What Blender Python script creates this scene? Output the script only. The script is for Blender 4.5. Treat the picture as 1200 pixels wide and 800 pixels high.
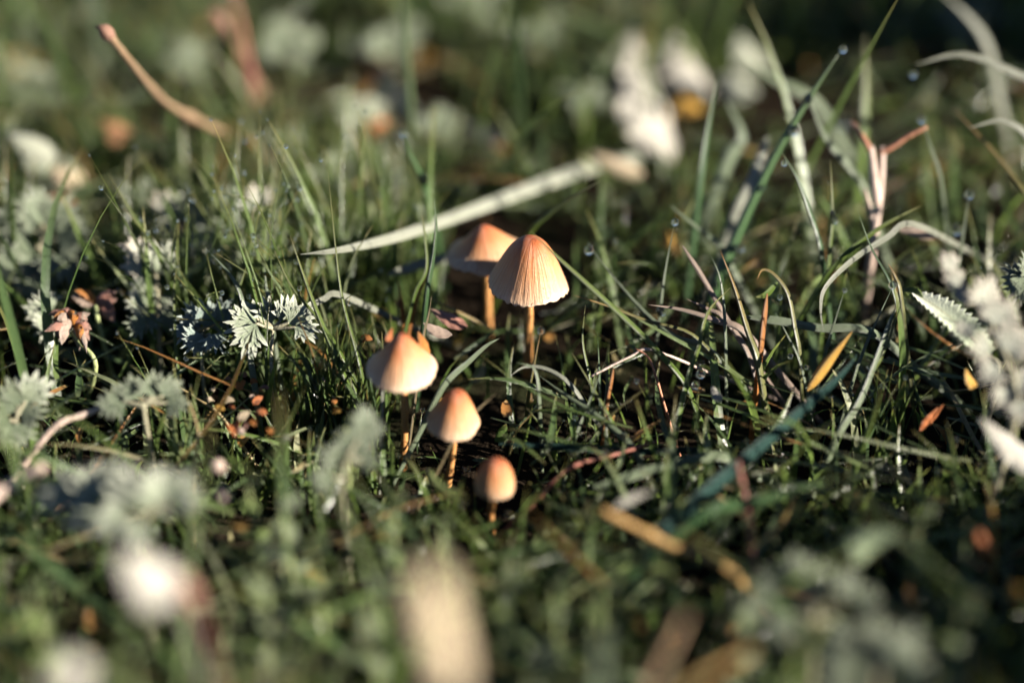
import bpy, math, random
import numpy as np
from mathutils import Vector, Matrix
R = math.radians
random.seed(7)
rng = np.random.default_rng(11)
scene = bpy.context.scene
for o in list(bpy.data.objects):
    bpy.data.objects.remove(o)
COL = scene.collection

# ------------------------------------------------------------------ camera, sky, sun, exposure
PITCH = R(36.0)          # camera looks 36 degrees down on a patch of lawn
DIST = 0.43              # metres to the ground in the middle of the frame
LENS, SENSOR = 60.0, 36.0
MMPX = SENSOR / LENS / 1200.0          # metres per photo pixel at 1 m
CAM = Vector((0, -DIST * math.cos(PITCH), DIST * math.sin(PITCH)))
FWD = Vector((0, math.cos(PITCH), -math.sin(PITCH)))
UPV = Vector((0, math.sin(PITCH), math.cos(PITCH)))
RIGHT = Vector((1, 0, 0))
FOCUS = 0.394

cam_data = bpy.data.cameras.new('camera')
cam_data.lens, cam_data.sensor_width, cam_data.sensor_fit = LENS, SENSOR, 'HORIZONTAL'
cam_data.clip_start, cam_data.clip_end = 0.005, 500
cam_data.dof.use_dof = True
cam_data.dof.focus_distance = FOCUS
cam_data.dof.aperture_fstop = 2.7
cam = bpy.data.objects.new('camera', cam_data)
COL.objects.link(cam)
cam.location = CAM
cam.rotation_euler = (math.pi / 2 - PITCH, 0, 0)
scene.camera = cam

SUN_AZ = R(73)           # from straight behind the camera towards the right
SUN_EL = R(21)
SUN = Vector((math.sin(SUN_AZ) * math.cos(SUN_EL), -math.cos(SUN_AZ) * math.cos(SUN_EL), math.sin(SUN_EL)))
world = bpy.data.worlds.new('World')
scene.world = world
world.use_nodes = True
nt = world.node_tree
nt.nodes.clear()
sky = nt.nodes.new('ShaderNodeTexSky')
sky.sky_type = 'NISHITA'
sky.sun_disc = False
sky.altitude = 2000
sky.air_density = 0.4
sky.dust_density = 0.2
sky.sun_elevation = SUN_EL
sky.sun_rotation = math.atan2(SUN.x, SUN.y)
bg = nt.nodes.new('ShaderNodeBackground')
bg.inputs['Strength'].default_value = 0.05
wo = nt.nodes.new('ShaderNodeOutputWorld')
nt.links.new(sky.outputs[0], bg.inputs[0])
nt.links.new(bg.outputs[0], wo.inputs[0])

sd = bpy.data.lights.new('sun', 'SUN')
sd.energy = 5.0
sd.angle = R(0.5)
sd.color = (1.0, 0.925, 0.80)
sun = bpy.data.objects.new('sun', sd)
COL.objects.link(sun)
sun.location = SUN * 3
sun.rotation_euler = SUN.to_track_quat('Z', 'Y').to_euler()

vs = scene.view_settings
vs.view_transform = 'Standard'
vs.look = 'None'
vs.gamma = 1.0
vs.exposure = 2.7
vs.use_curve_mapping = False
scene.render.engine = 'CYCLES'
scene.cycles.use_denoising = True
scene.cycles.max_bounces = 5
scene.cycles.diffuse_bounces = 2
scene.cycles.glossy_bounces = 2
scene.cycles.transmission_bounces = 6
scene.cycles.transparent_max_bounces = 8
scene.cycles.caustics_reflective = False
scene.cycles.caustics_refractive = False

# ------------------------------------------------------------------ from photo pixels to places
def ray(px, py):
    return FWD + RIGHT * ((px - 600) * MMPX) + UPV * (-(py - 400) * MMPX)
def at_depth(px, py, d):
    return CAM + ray(px, py) * d
def at_z(px, py, z=0.0):
    r = ray(px, py)
    return CAM + r * ((z - CAM.z) / r.z)
def at_y(px, py, y):
    r = ray(px, py)
    return CAM + r * ((y - CAM.y) / r.y)
def ground_depth(px, py):
    return -CAM.z / ray(px, py).z
def at_f(px, py, mm, lift=0.002):
    """point seen at that pixel, mm millimetres behind (+) or before (-) the plane of focus, above ground"""
    return at_depth(px, py, min(FOCUS + mm / 1000.0, ground_depth(px, py) * (1 - lift / CAM.z)))
def depth_of(p):
    return (p - CAM).dot(FWD)
def project(P):
    """numpy (...,3) -> px, py, depth"""
    q = P - np.array(CAM)
    d = q @ np.array(FWD)
    return 600 + (q @ np.array(RIGHT)) / d / MMPX, 400 - (q @ np.array(UPV)) / d / MMPX, d

# ------------------------------------------------------------------ materials
def new_mat(name):
    m = bpy.data.materials.new(name)
    m.use_nodes = True
    m.node_tree.nodes.clear()
    return m, m.node_tree
def N(t, kind, **kw):
    n = t.nodes.new(kind)
    for k, v in kw.items():
        setattr(n, k, v)
    return n
def ramp(t, stops):
    n = t.nodes.new('ShaderNodeValToRGB')
    e = n.color_ramp.elements
    while len(e) < len(stops):
        e.new(0.5)
    for el, (p, c) in zip(e, stops):
        el.position = p
        el.color = (*c, 1)
    return n
def attr(t, name):
    return N(t, 'ShaderNodeAttribute', attribute_name=name)
def mixc(t, fac, a, b, mode='MIX'):
    n = N(t, 'ShaderNodeMix', data_type='RGBA', blend_type=mode)
    for i, v in ((0, fac), (6, a), (7, b)):
        if isinstance(v, (int, float)):
            n.inputs[i].default_value = v
        elif isinstance(v, tuple):
            n.inputs[i].default_value = (*v, 1)
        else:
            t.links.new(v, n.inputs[i])
    return n.outputs[2]
def math_(t, op, a, b=None, c=None):
    n = N(t, 'ShaderNodeMath', operation=op)
    for i, v in enumerate((a, b, c)):
        if v is None:
            continue
        if isinstance(v, (int, float)):
            n.inputs[i].default_value = v
        else:
            t.links.new(v, n.inputs[i])
    return n.outputs[0]
def noise(t, scale, detail=3, rough=0.55, vec=None):
    n = N(t, 'ShaderNodeTexNoise')
    n.inputs['Scale'].default_value = scale
    n.inputs['Detail'].default_value = detail
    n.inputs['Roughness'].default_value = rough
    if vec is None:
        vec = N(t, 'ShaderNodeTexCoord').outputs['Object']
    t.links.new(vec, n.inputs['Vector'])
    return n.outputs['Fac']
def finish(t, color, rough=0.5, transl=0.0, spec=0.5, sheen=0.0, bump=None, bump_d=0.0001, sss=None, coat=0.0, tcolor=None):
    p = N(t, 'ShaderNodeBsdfPrincipled')
    if isinstance(color, tuple):
        p.inputs['Base Color'].default_value = (*color, 1)
    else:
        t.links.new(color, p.inputs['Base Color'])
    p.inputs['Roughness'].default_value = rough
    p.inputs['Specular IOR Level'].default_value = spec
    p.inputs['Sheen Weight'].default_value = sheen
    p.inputs['Sheen Roughness'].default_value = 0.4
    p.inputs['Coat Weight'].default_value = coat
    if sss:
        p.inputs['Subsurface Weight'].default_value = sss
        p.inputs['Subsurface Radius'].default_value = (1.0, 0.45, 0.2)
        p.inputs['Subsurface Scale'].default_value = 0.0012
    nrm = None
    if bump is not None:
        b = N(t, 'ShaderNodeBump')
        b.inputs['Strength'].default_value = 1.0
        b.inputs['Distance'].default_value = bump_d
        t.links.new(bump, b.inputs['Height'])
        nrm = b.outputs[0]
        t.links.new(nrm, p.inputs['Normal'])
    out = p.outputs[0]
    if transl > 0:
        tr = N(t, 'ShaderNodeBsdfTranslucent')
        tc = tcolor if tcolor is not None else color
        if isinstance(tc, tuple):
            tr.inputs[0].default_value = (*tc, 1)
        else:
            t.links.new(tc, tr.inputs[0])
        if nrm:
            t.links.new(nrm, tr.inputs['Normal'])
        mx = N(t, 'ShaderNodeMixShader')
        mx.inputs[0].default_value = transl
        t.links.new(out, mx.inputs[1])
        t.links.new(tr.outputs[0], mx.inputs[2])
        out = mx.outputs[0]
    o = N(t, 'ShaderNodeOutputMaterial')
    t.links.new(out, o.inputs[0])

def grass_material():
    m, t = new_mat('grass_green')
    rnd, s, u = attr(t, 'rnd').outputs['Fac'], attr(t, 's').outputs['Fac'], attr(t, 'u').outputs['Fac']
    green = ramp(t, [(0.0, (0.010, 0.028, 0.016)), (0.25, (0.018, 0.044, 0.020)), (0.45, (0.038, 0.078, 0.018)), (0.64, (0.080, 0.126, 0.030)),
                     (0.78, (0.150, 0.195, 0.100)), (0.87, (0.26, 0.25, 0.16)), (0.94, (0.32, 0.155, 0.038)), (1.0, (0.26, 0.080, 0.020))])
    green.color_ramp.interpolation = 'LINEAR'
    t.links.new(rnd, green.inputs[0])
    blotch = noise(t, 260, 3)
    c = mixc(t, math_(t, 'MULTIPLY', blotch, 0.55), green.outputs[0], mixc(t, 0.5, green.outputs[0], (0.13, 0.155, 0.050)))
    # yellowed tips and straw-coloured sheaths are the leaf's own colour
    tip = math_(t, 'SMOOTH_MIN', math_(t, 'POWER', s, 9.0), 0.7, 0.1)
    c = mixc(t, tip, c, (0.30, 0.22, 0.08))
    sheath = math_(t, 'MULTIPLY', math_(t, 'POWER', math_(t, 'SUBTRACT', 1.0, s), 7.0), 0.6)
    c = mixc(t, sheath, c, (0.12, 0.12, 0.06))
    vein = math_(t, 'SINE', math_(t, 'MULTIPLY', u, 34.0))
    c = mixc(t, math_(t, 'MULTIPLY_ADD', vein, 0.10, 0.10), c, (0.13, 0.17, 0.08))
    finish(t, c, rough=0.25, transl=0.40, spec=0.55, bump=vein, bump_d=0.00005, tcolor=mixc(t, 0.30, c, (0.22, 0.30, 0.05), 'ADD'))
    return m
def blade_material(name, c1, c2, tip=None, rough=0.55, transl=0.2, spec=0.4, scale=300, tip_pow=4.0):
    m, t = new_mat(name)
    s, u = attr(t, 's').outputs['Fac'], attr(t, 'u').outputs['Fac']
    c = mixc(t, noise(t, scale, 4, 0.65), c1, c2)
    if tip:
        c = mixc(t, math_(t, 'POWER', s, tip_pow), c, tip)
    vein = math_(t, 'SINE', math_(t, 'MULTIPLY', u, 40.0))
    c = mixc(t, math_(t, 'MULTIPLY_ADD', vein, 0.12, 0.12), c, tuple(x * 0.6 for x in c1))
    fleck = math_(t, 'GREATER_THAN', noise(t, 900, 2), 0.66)
    c = mixc(t, math_(t, 'MULTIPLY', fleck, 0.45), c, tuple(x * 0.35 for x in c2))
    finish(t, c, rough, transl, spec, bump=math_(t, 'ADD', vein, math_(t, 'MULTIPLY', noise(t, 700), 2.0)), bump_d=0.00007)
    return m
def silver_material(name, c1, c2, edge=None):
    m, t = new_mat(name)
    s = attr(t, 's').outputs['Fac']
    u = attr(t, 'u').outputs['Fac']
    c = mixc(t, noise(t, 420, 4, 0.7), c1, c2)
    c = mixc(t, math_(t, 'MULTIPLY', math_(t, 'POWER', s, 1.8), 0.8), c, edge or (0.42, 0.42, 0.36))
    c = mixc(t, math_(t, 'MULTIPLY', math_(t, 'POWER', math_(t, 'SUBTRACT', 1.0, math_(t, 'ABSOLUTE', u)), 4.0), 0.5), c, (0.09, 0.115, 0.065))
    hair = noise(t, 2600, 2)
    finish(t, c, 0.75, 0.22, 0.25, sheen=0.25, bump=hair, bump_d=0.00018)
    return m
def stem_material(name, c1, c2, rough=0.6, scale=(900, 900, 120), transl=0.0, sss=None, dark=0.3):
    m, t = new_mat(name)
    tc = N(t, 'ShaderNodeTexCoord')
    mp = N(t, 'ShaderNodeMapping')
    mp.inputs['Scale'].default_value = scale
    t.links.new(tc.outputs['Object'], mp.inputs['Vector'])
    f = noise(t, 1.0, 4, 0.65, mp.outputs[0])
    c = mixc(t, f, c1, c2)
    spots = math_(t, 'GREATER_THAN', noise(t, 1500, 2), 0.62)
    c = mixc(t, math_(t, 'MULTIPLY', spots, dark), c, tuple(x * 0.3 for x in c1))
    finish(t, c, rough, transl, 0.3, bump=math_(t, 'ADD', f, math_(t, 'MULTIPLY', noise(t, 800, 4, 0.7), 0.8)), bump_d=0.0005, sss=sss)
    return m

M = {}
M['grass'] = grass_material()
M['bleached'] = blade_material('bleached_grass', (0.25, 0.255, 0.205), (0.18, 0.19, 0.14), rough=0.5, transl=0.25)
M['palegreen'] = blade_material('pale_green_grass', (0.115, 0.150, 0.085), (0.165, 0.195, 0.13), rough=0.42, transl=0.25)
M['pinkdry'] = blade_material('pinkish_dry_grass', (0.30, 0.215, 0.17), (0.23, 0.18, 0.14), rough=0.55, transl=0.25)
M['orange'] = blade_material('orange_dead_grass', (0.50, 0.21, 0.045), (0.36, 0.13, 0.03), tip=(0.38, 0.17, 0.06), rough=0.55, transl=0.45)
M['straw'] = blade_material('straw_grass', (0.20, 0.155, 0.075), (0.14, 0.10, 0.045), rough=0.55, transl=0.3)
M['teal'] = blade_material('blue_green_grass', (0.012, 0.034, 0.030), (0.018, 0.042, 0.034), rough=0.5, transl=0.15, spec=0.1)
M['darkgreen'] = blade_material('dark_green_grass', (0.034, 0.080, 0.030), (0.055, 0.105, 0.036), tip=(0.12, 0.17, 0.07), rough=0.36, transl=0.3)
M['green'] = blade_material('fresh_green_grass', (0.070, 0.125, 0.014), (0.105, 0.155, 0.026), tip=(0.24, 0.22, 0.09), rough=0.4, transl=0.35)
M['olive'] = blade_material('olive_grass', (0.115, 0.135, 0.040), (0.15, 0.14, 0.05), tip=(0.36, 0.17, 0.05), rough=0.42, transl=0.3)
M['silver'] = silver_material('silver_leaf', (0.170, 0.200, 0.130), (0.115, 0.145, 0.085))
M['silverblue'] = silver_material('blue_silver_leaf', (0.135, 0.180, 0.160), (0.085, 0.125, 0.110), (0.30, 0.33, 0.30))
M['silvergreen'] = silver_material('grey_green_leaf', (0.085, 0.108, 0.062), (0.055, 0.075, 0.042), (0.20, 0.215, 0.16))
M['silverpink'] = silver_material('pink_tipped_leaf', (0.32, 0.325, 0.275), (0.26, 0.275, 0.225), (0.42, 0.35, 0.29))
M['white'] = blade_material('bleached_white_leaf', (0.29, 0.275, 0.24), (0.22, 0.205, 0.175), rough=0.6, transl=0.3, scale=160)
M['cream'] = blade_material('cream_dry_leaf', (0.42, 0.34, 0.235), (0.33, 0.26, 0.17), rough=0.6, transl=0.3, scale=160)
M['pinkleaf'] = blade_material('pink_dry_petal', (0.30, 0.145, 0.11), (0.23, 0.10, 0.07), tip=(0.36, 0.24, 0.185), rough=0.6, transl=0.3)
M['brownleaf'] = blade_material('brown_dead_leaf', (0.25, 0.12, 0.055), (0.16, 0.08, 0.04), rough=0.6, transl=0.2)
M['rustleaf'] = blade_material('rust_dead_leaf', (0.42, 0.14, 0.04), (0.30, 0.09, 0.03), rough=0.55, transl=0.3)
M['herb'] = blade_material('herb_leaf', (0.062, 0.098, 0.018), (0.090, 0.125, 0.028), tip=(0.13, 0.14, 0.05), rough=0.5, transl=0.3, scale=180)
M['herbpale'] = blade_material('pale_herb_leaf', (0.095, 0.120, 0.060), (0.125, 0.150, 0.085), rough=0.5, transl=0.25, scale=180)
M['yellowleaf'] = blade_material('yellow_dead_leaf', (0.48, 0.29, 0.05), (0.40, 0.20, 0.04), rough=0.55, transl=0.35)
M['stem'] = stem_material('mushroom_stem', (0.26, 0.135, 0.046), (0.16, 0.072, 0.022), 0.5, (500, 500, 60), sss=0.35, dark=0.12)
M['greenstem'] = stem_material('green_stalk', (0.12, 0.15, 0.06), (0.17, 0.18, 0.08))
M['silverstem'] = stem_material('silver_stalk', (0.12, 0.13, 0.085), (0.16, 0.13, 0.085))
M['twig'] = stem_material('twig_bark', (0.135, 0.085, 0.045), (0.07, 0.045, 0.026), 0.8, (700, 700, 700))
M['twigred'] = stem_material('red_twig_bark', (0.12, 0.062, 0.042), (0.075, 0.038, 0.024), 0.8, (600, 600, 600))
M['pinkstem'] = stem_material('pale_pink_stalk', (0.28, 0.225, 0.19), (0.20, 0.135, 0.105), 0.6, dark=0.4)
M['orangestem'] = stem_material('orange_stalk', (0.23, 0.105, 0.06), (0.15, 0.055, 0.026), 0.6)
M['redstem'] = stem_material('red_brown_stalk', (0.13, 0.042, 0.024), (0.08, 0.026, 0.018), 0.6)
M['goldstem'] = stem_material('golden_stalk', (0.24, 0.145, 0.040), (0.13, 0.065, 0.020), 0.6)

def cap_material():
    m, t = new_mat('mushroom_cap')
    s, u = attr(t, 's').outputs['Fac'], attr(t, 'u').outputs['Fac']
    ca, sa = attr(t, 'ca').outputs['Fac'], attr(t, 'sa').outputs['Fac']
    v = N(t, 'ShaderNodeCombineXYZ')
    t.links.new(math_(t, 'MULTIPLY', ca, 11.0), v.inputs[0])
    t.links.new(math_(t, 'MULTIPLY', sa, 11.0), v.inputs[1])
    t.links.new(math_(t, 'MULTIPLY', s, 1.6), v.inputs[2])
    streak = noise(t, 1.0, 3, 0.6, v.outputs[0])          # fine uneven radial fibres
    base = ramp(t, [(0.0, (0.150, 0.034, 0.008)), (0.20, (0.185, 0.048, 0.011)), (0.36, (0.215, 0.066, 0.015)), (0.54, (0.245, 0.110, 0.044)),
                    (0.74, (0.26, 0.152, 0.084)), (1.0, (0.30, 0.218, 0.150))])
    wob = math_(t, 'ADD', math_(t, 'MULTIPLY_ADD', noise(t, 230, 3), 0.22, -0.11), math_(t, 'MULTIPLY_ADD', streak, 0.30, -0.15))
    t.links.new(math_(t, 'ADD', s, wob), base.inputs[0])
    fib = ramp(t, [(0.50, (0, 0, 0)), (0.66, (1, 1, 1))])
    t.links.new(streak, fib.inputs[0])
    edge = math_(t, 'MULTIPLY', fib.outputs[0], math_(t, 'MULTIPLY_ADD', s, 0.55, 0.0))
    c = mixc(t, edge, base.outputs[0], (0.14, 0.060, 0.032))
    c = mixc(t, math_(t, 'MULTIPLY', u, 0.14), c, (0.12, 0.06, 0.04))
    c = mixc(t, math_(t, 'MULTIPLY', math_(t, 'GREATER_THAN', noise(t, 620, 3, 0.7), 0.68), 0.65), c, (0.07, 0.035, 0.02))
    finish(t, c, 0.55, 0.03, 0.3, bump=math_(t, 'ADD', math_(t, 'MULTIPLY', streak, 3.0), noise(t, 1300, 3)), bump_d=0.00012, sss=0.12)
    return m
M['cap'] = cap_material()
m_, t_ = new_mat('mushroom_gills')
finish(t_, mixc(t_, noise(t_, 500), (0.42, 0.26, 0.17), (0.30, 0.17, 0.10)), 0.7, 0.15)
M['gills'] = m_
m_, t_ = new_mat('dew')
p_ = N(t_, 'ShaderNodeBsdfPrincipled')
p_.inputs['Base Color'].default_value = (1, 1, 1, 1)
p_.inputs['Transmission Weight'].default_value = 1.0
p_.inputs['IOR'].default_value = 1.33
p_.inputs['Roughness'].default_value = 0.02
o_ = N(t_, 'ShaderNodeOutputMaterial')
t_.links.new(p_.outputs[0], o_.inputs[0])
M['dew'] = m_
def soil_material():
    m, t = new_mat('dark_soil')
    a, b = noise(t, 60, 5, 0.65), noise(t, 480, 5, 0.7)
    c = mixc(t, a, (0.006, 0.0045, 0.0035), (0.016, 0.011, 0.008))
    moss = ramp(t, [(0.50, (0, 0, 0)), (0.62, (1, 1, 1))])
    t.links.new(noise(t, 24, 4, 0.6), moss.inputs[0])
    c = mixc(t, moss.outputs[0], c, (0.014, 0.020, 0.008))
    finish(t, mixc(t, b, c, (0.012, 0.009, 0.006)), 0.95, 0, 0.0, bump=math_(t, 'ADD', a, b), bump_d=0.0015)
    return m
M['soil'] = soil_material()

# ------------------------------------------------------------------ mesh helpers
def link(name, me, mat, parent=None, mats=None):
    if mat is not None and not me.materials:
        me.materials.append(M[mat] if isinstance(mat, str) else mat)
    o = bpy.data.objects.new(name, me)
    COL.objects.link(o)
    if parent is not None:
        o.parent = parent
    return o
def mesh(name, V, F, attrs=None, smooth=True):
    me = bpy.data.meshes.new(name)
    me.from_pydata([tuple(v) for v in V], [], [tuple(f) for f in F])
    if smooth:
        me.polygons.foreach_set('use_smooth', [True] * len(me.polygons))
    for k, a in (attrs or {}).items():
        me.attributes.new(k, 'FLOAT', 'POINT').data.foreach_set('value', np.asarray(a, dtype=np.float32))
    me.update()
    return me
def tag(o, label, cat, group=None):
    o['label'] = label
    o['category'] = cat
    if group:
        o['group'] = group
    return o
def empty(name, loc):
    o = bpy.data.objects.new(name, None)
    o.empty_display_size = 0.005
    o.location = loc
    COL.objects.link(o)
    return o
def into(V, root):
    return [v - root for v in V]
def spline(P, per=5):
    P = [Vector(p) for p in P]
    if len(P) == 2:
        return [P[0].lerp(P[1], i / (per * 1.0)) for i in range(per + 1)]
    Q = [P[0] * 2 - P[1]] + P + [P[-1] * 2 - P[-2]]
    out = []
    for i in range(1, len(Q) - 2):
        for k in range(per):
            t = k / per
            a, b, c, d = Q[i - 1], Q[i], Q[i + 1], Q[i + 2]
            out.append(0.5 * ((2 * b) + (c - a) * t + (2 * a - 5 * b + 4 * c - d) * t * t + (3 * b - a - 3 * c + d) * t ** 3))
    out.append(P[-1])
    return out
def prof_blade(s):
    return (0.7 + 0.3 * min(1, s * 4)) * max(0.03, (1 - s ** 3.2))
def prof_strip(s):
    return 0.9 * min(1, 0.35 + s * 12) * min(1, 0.25 + (1 - s) * 6)
def prof_leaf(s):
    return max(0.04, math.sin(math.pi * min(1, max(0, s)) ** 0.8) ** 0.75)
def prof_finger(s):
    return (0.45 + 0.55 * min(1, s * 1.6)) * max(0.05, (1 - max(0, (s - 0.72) / 0.28) ** 2.2))
def prof_serrate(s):
    return max(0.05, math.sin(math.pi * min(1, 0.06 + 0.94 * s) ** 0.8) ** 0.7) * (0.70 + 0.30 * (1 - (s * 15) % 1.0))
def prof_ovate(s):
    return max(0.05, math.sin(math.pi * s ** 0.62) ** 0.7)
PROF = {'blade': prof_blade, 'strip': prof_strip, 'leaf': prof_leaf, 'ovate': prof_ovate, 'finger': prof_finger, 'serrate': prof_serrate}
def ribbon(C, w, prof, fold=0.3, face=0.0, twist=0.0, ref=None, rnd=0.5, wob=0.0, thick=0.00012, cup=0.0):
    """a leaf blade of real thickness: five points across (keel folded), top and underside"""
    n = len(C)
    V, F, S, U = [], [], [], []
    ref = ref or FWD
    ACR = (-1, -0.55, 0, 0.55, 1)
    na = len(ACR)
    for i, p in enumerate(C):
        s = i / (n - 1)
        tg = (C[min(i + 1, n - 1)] - C[max(i - 1, 0)]).normalized()
        side = tg.cross(ref)
        if side.length < 1e-4:
            side = tg.cross(Vector((0.3, 0.2, 1)))
        side.normalize()
        side = Matrix.Rotation(face + twist * s, 3, tg) @ side
        nor = side.cross(tg).normalized()
        hw = 0.5 * w * PROF[prof](s)
        for top in (1, 0):
            for a in ACR:
                jit = wob * hw * math.sin(s * 23 + a * 3 + rnd * 40)
                h = (abs(a) ** 1.5) * hw * fold + jit + cup * hw * math.sin(s * math.pi)
                V.append(p + side * (a * hw) + nor * (h + (thick * (1 - 0.8 * abs(a)) if top else 0)))
                S.append(s); U.append(a)
    for i in range(n - 1):
        for l in (0, 1):
            for a in range(na - 1):
                q = [(i * 2 + l) * na + a, (i * 2 + l) * na + a + 1, ((i + 1) * 2 + l) * na + a + 1, ((i + 1) * 2 + l) * na + a]
                F.append(q if l == 0 else q[::-1])
        for a in (0, na - 1):
            q = [(i * 2) * na + a, (i * 2 + 1) * na + a, ((i + 1) * 2 + 1) * na + a, ((i + 1) * 2) * na + a]
            F.append(q)
    return V, F, {'s': S, 'u': U, 'rnd': [rnd] * len(V)}
def tube(C, rad, sides=8, knots=()):
    n = len(C)
    V, F, S = [], [], []
    a0 = None
    for i, p in enumerate(C):
        s = i / (n - 1)
        tg = (C[min(i + 1, n - 1)] - C[max(i - 1, 0)]).normalized()
        if a0 is None:
            a0 = tg.orthogonal().normalized()
        a0 = (a0 - tg * a0.dot(tg)).normalized()
        b0 = tg.cross(a0)
        r = rad(s) if callable(rad) else rad
        for k in knots:
            r *= 1 + 0.45 * math.exp(-((s - k) / 0.025) ** 2)
        for j in range(sides):
            an = 2 * math.pi * j / sides
            V.append(p + (a0 * math.cos(an) + b0 * math.sin(an)) * r)
            S.append(s)
    for i in range(n - 1):
        for j in range(sides):
            k = (j + 1) % sides
            F.append((i * sides + j, i * sides + k, (i + 1) * sides + k, (i + 1) * sides + j))
    F.append(tuple(range(sides))[::-1])
    F.append(tuple((n - 1) * sides + j for j in range(sides)))
    return V, F, {'s': S, 'u': [0.3] * len(V), 'rnd': [0.5] * len(V)}
def merge(*parts):
    V, F, A = [], [], {'s': [], 'u': [], 'rnd': []}
    for v, f, a in parts:
        b = len(V)
        V += list(v)
        F += [tuple(i + b for i in q) for q in f]
        for k in A:
            A[k] += list(a[k])
    return V, F, A
def solo(name, label, cat, data, mat, root=None, group=None):
    """a thing that is one mesh, its origin at its foot"""
    V, F, A = data
    root = root or min(V, key=lambda v: v.z)
    o = link(name, mesh(name, into(V, root), F, A), mat)
    o.location = root
    return tag(o, label, cat, group)
def to_ground(P, lean=0.8):
    d = (P[0] - P[1]).normalized() + Vector((0, 0, -lean))
    d.z = min(d.z, -0.25)
    t = (P[0].z + 0.0025) / -d.z
    g = P[0] + d * t
    return [g, P[0].lerp(g, 0.45)] + P if t > 0.004 else [g] + P
def px_path(pts, d0, d1, ground=True):
    n = len(pts)
    L = [0.0]
    for a, b in zip(pts, pts[1:]):
        L.append(L[-1] + math.hypot(b[0] - a[0], b[1] - a[1]))
    P = [at_f(x, y, d0 + (d1 - d0) * l / L[-1]) for (x, y), l in zip(pts, L)]
    return to_ground(P) if ground else P
def px_w(w, P):
    return w * MMPX * depth_of(P[len(P) // 2])

# ------------------------------------------------------------------ the ground
def gz(x, y):
    return (0.0022 * math.sin(31 * x + 1.3) * math.cos(27 * y) + 0.0012 * math.sin(83 * x - 61 * y) - 0.0032)
ax = [-60, -20, -6, -2, -1.2] + list(np.linspace(-0.8, 0.8, 90)) + [1.2, 2, 6, 20, 60]
ay = [-60, -20, -6, -2, -1] + list(np.linspace(-0.6, 1.3, 100)) + [2, 4, 8, 20, 80]
V = [(x, y, gz(x, y) if abs(x) < 0.85 and -0.65 < y < 1.35 else -0.0032) for y in ay for x in ax]
nx = len(ax)
F = [(j * nx + i, j * nx + i + 1, (j + 1) * nx + i + 1, (j + 1) * nx + i) for j in range(len(ay) - 1) for i in range(nx - 1)]
g = link('ground', mesh('ground', V, F), 'soil')
g['kind'] = 'structure'

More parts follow.
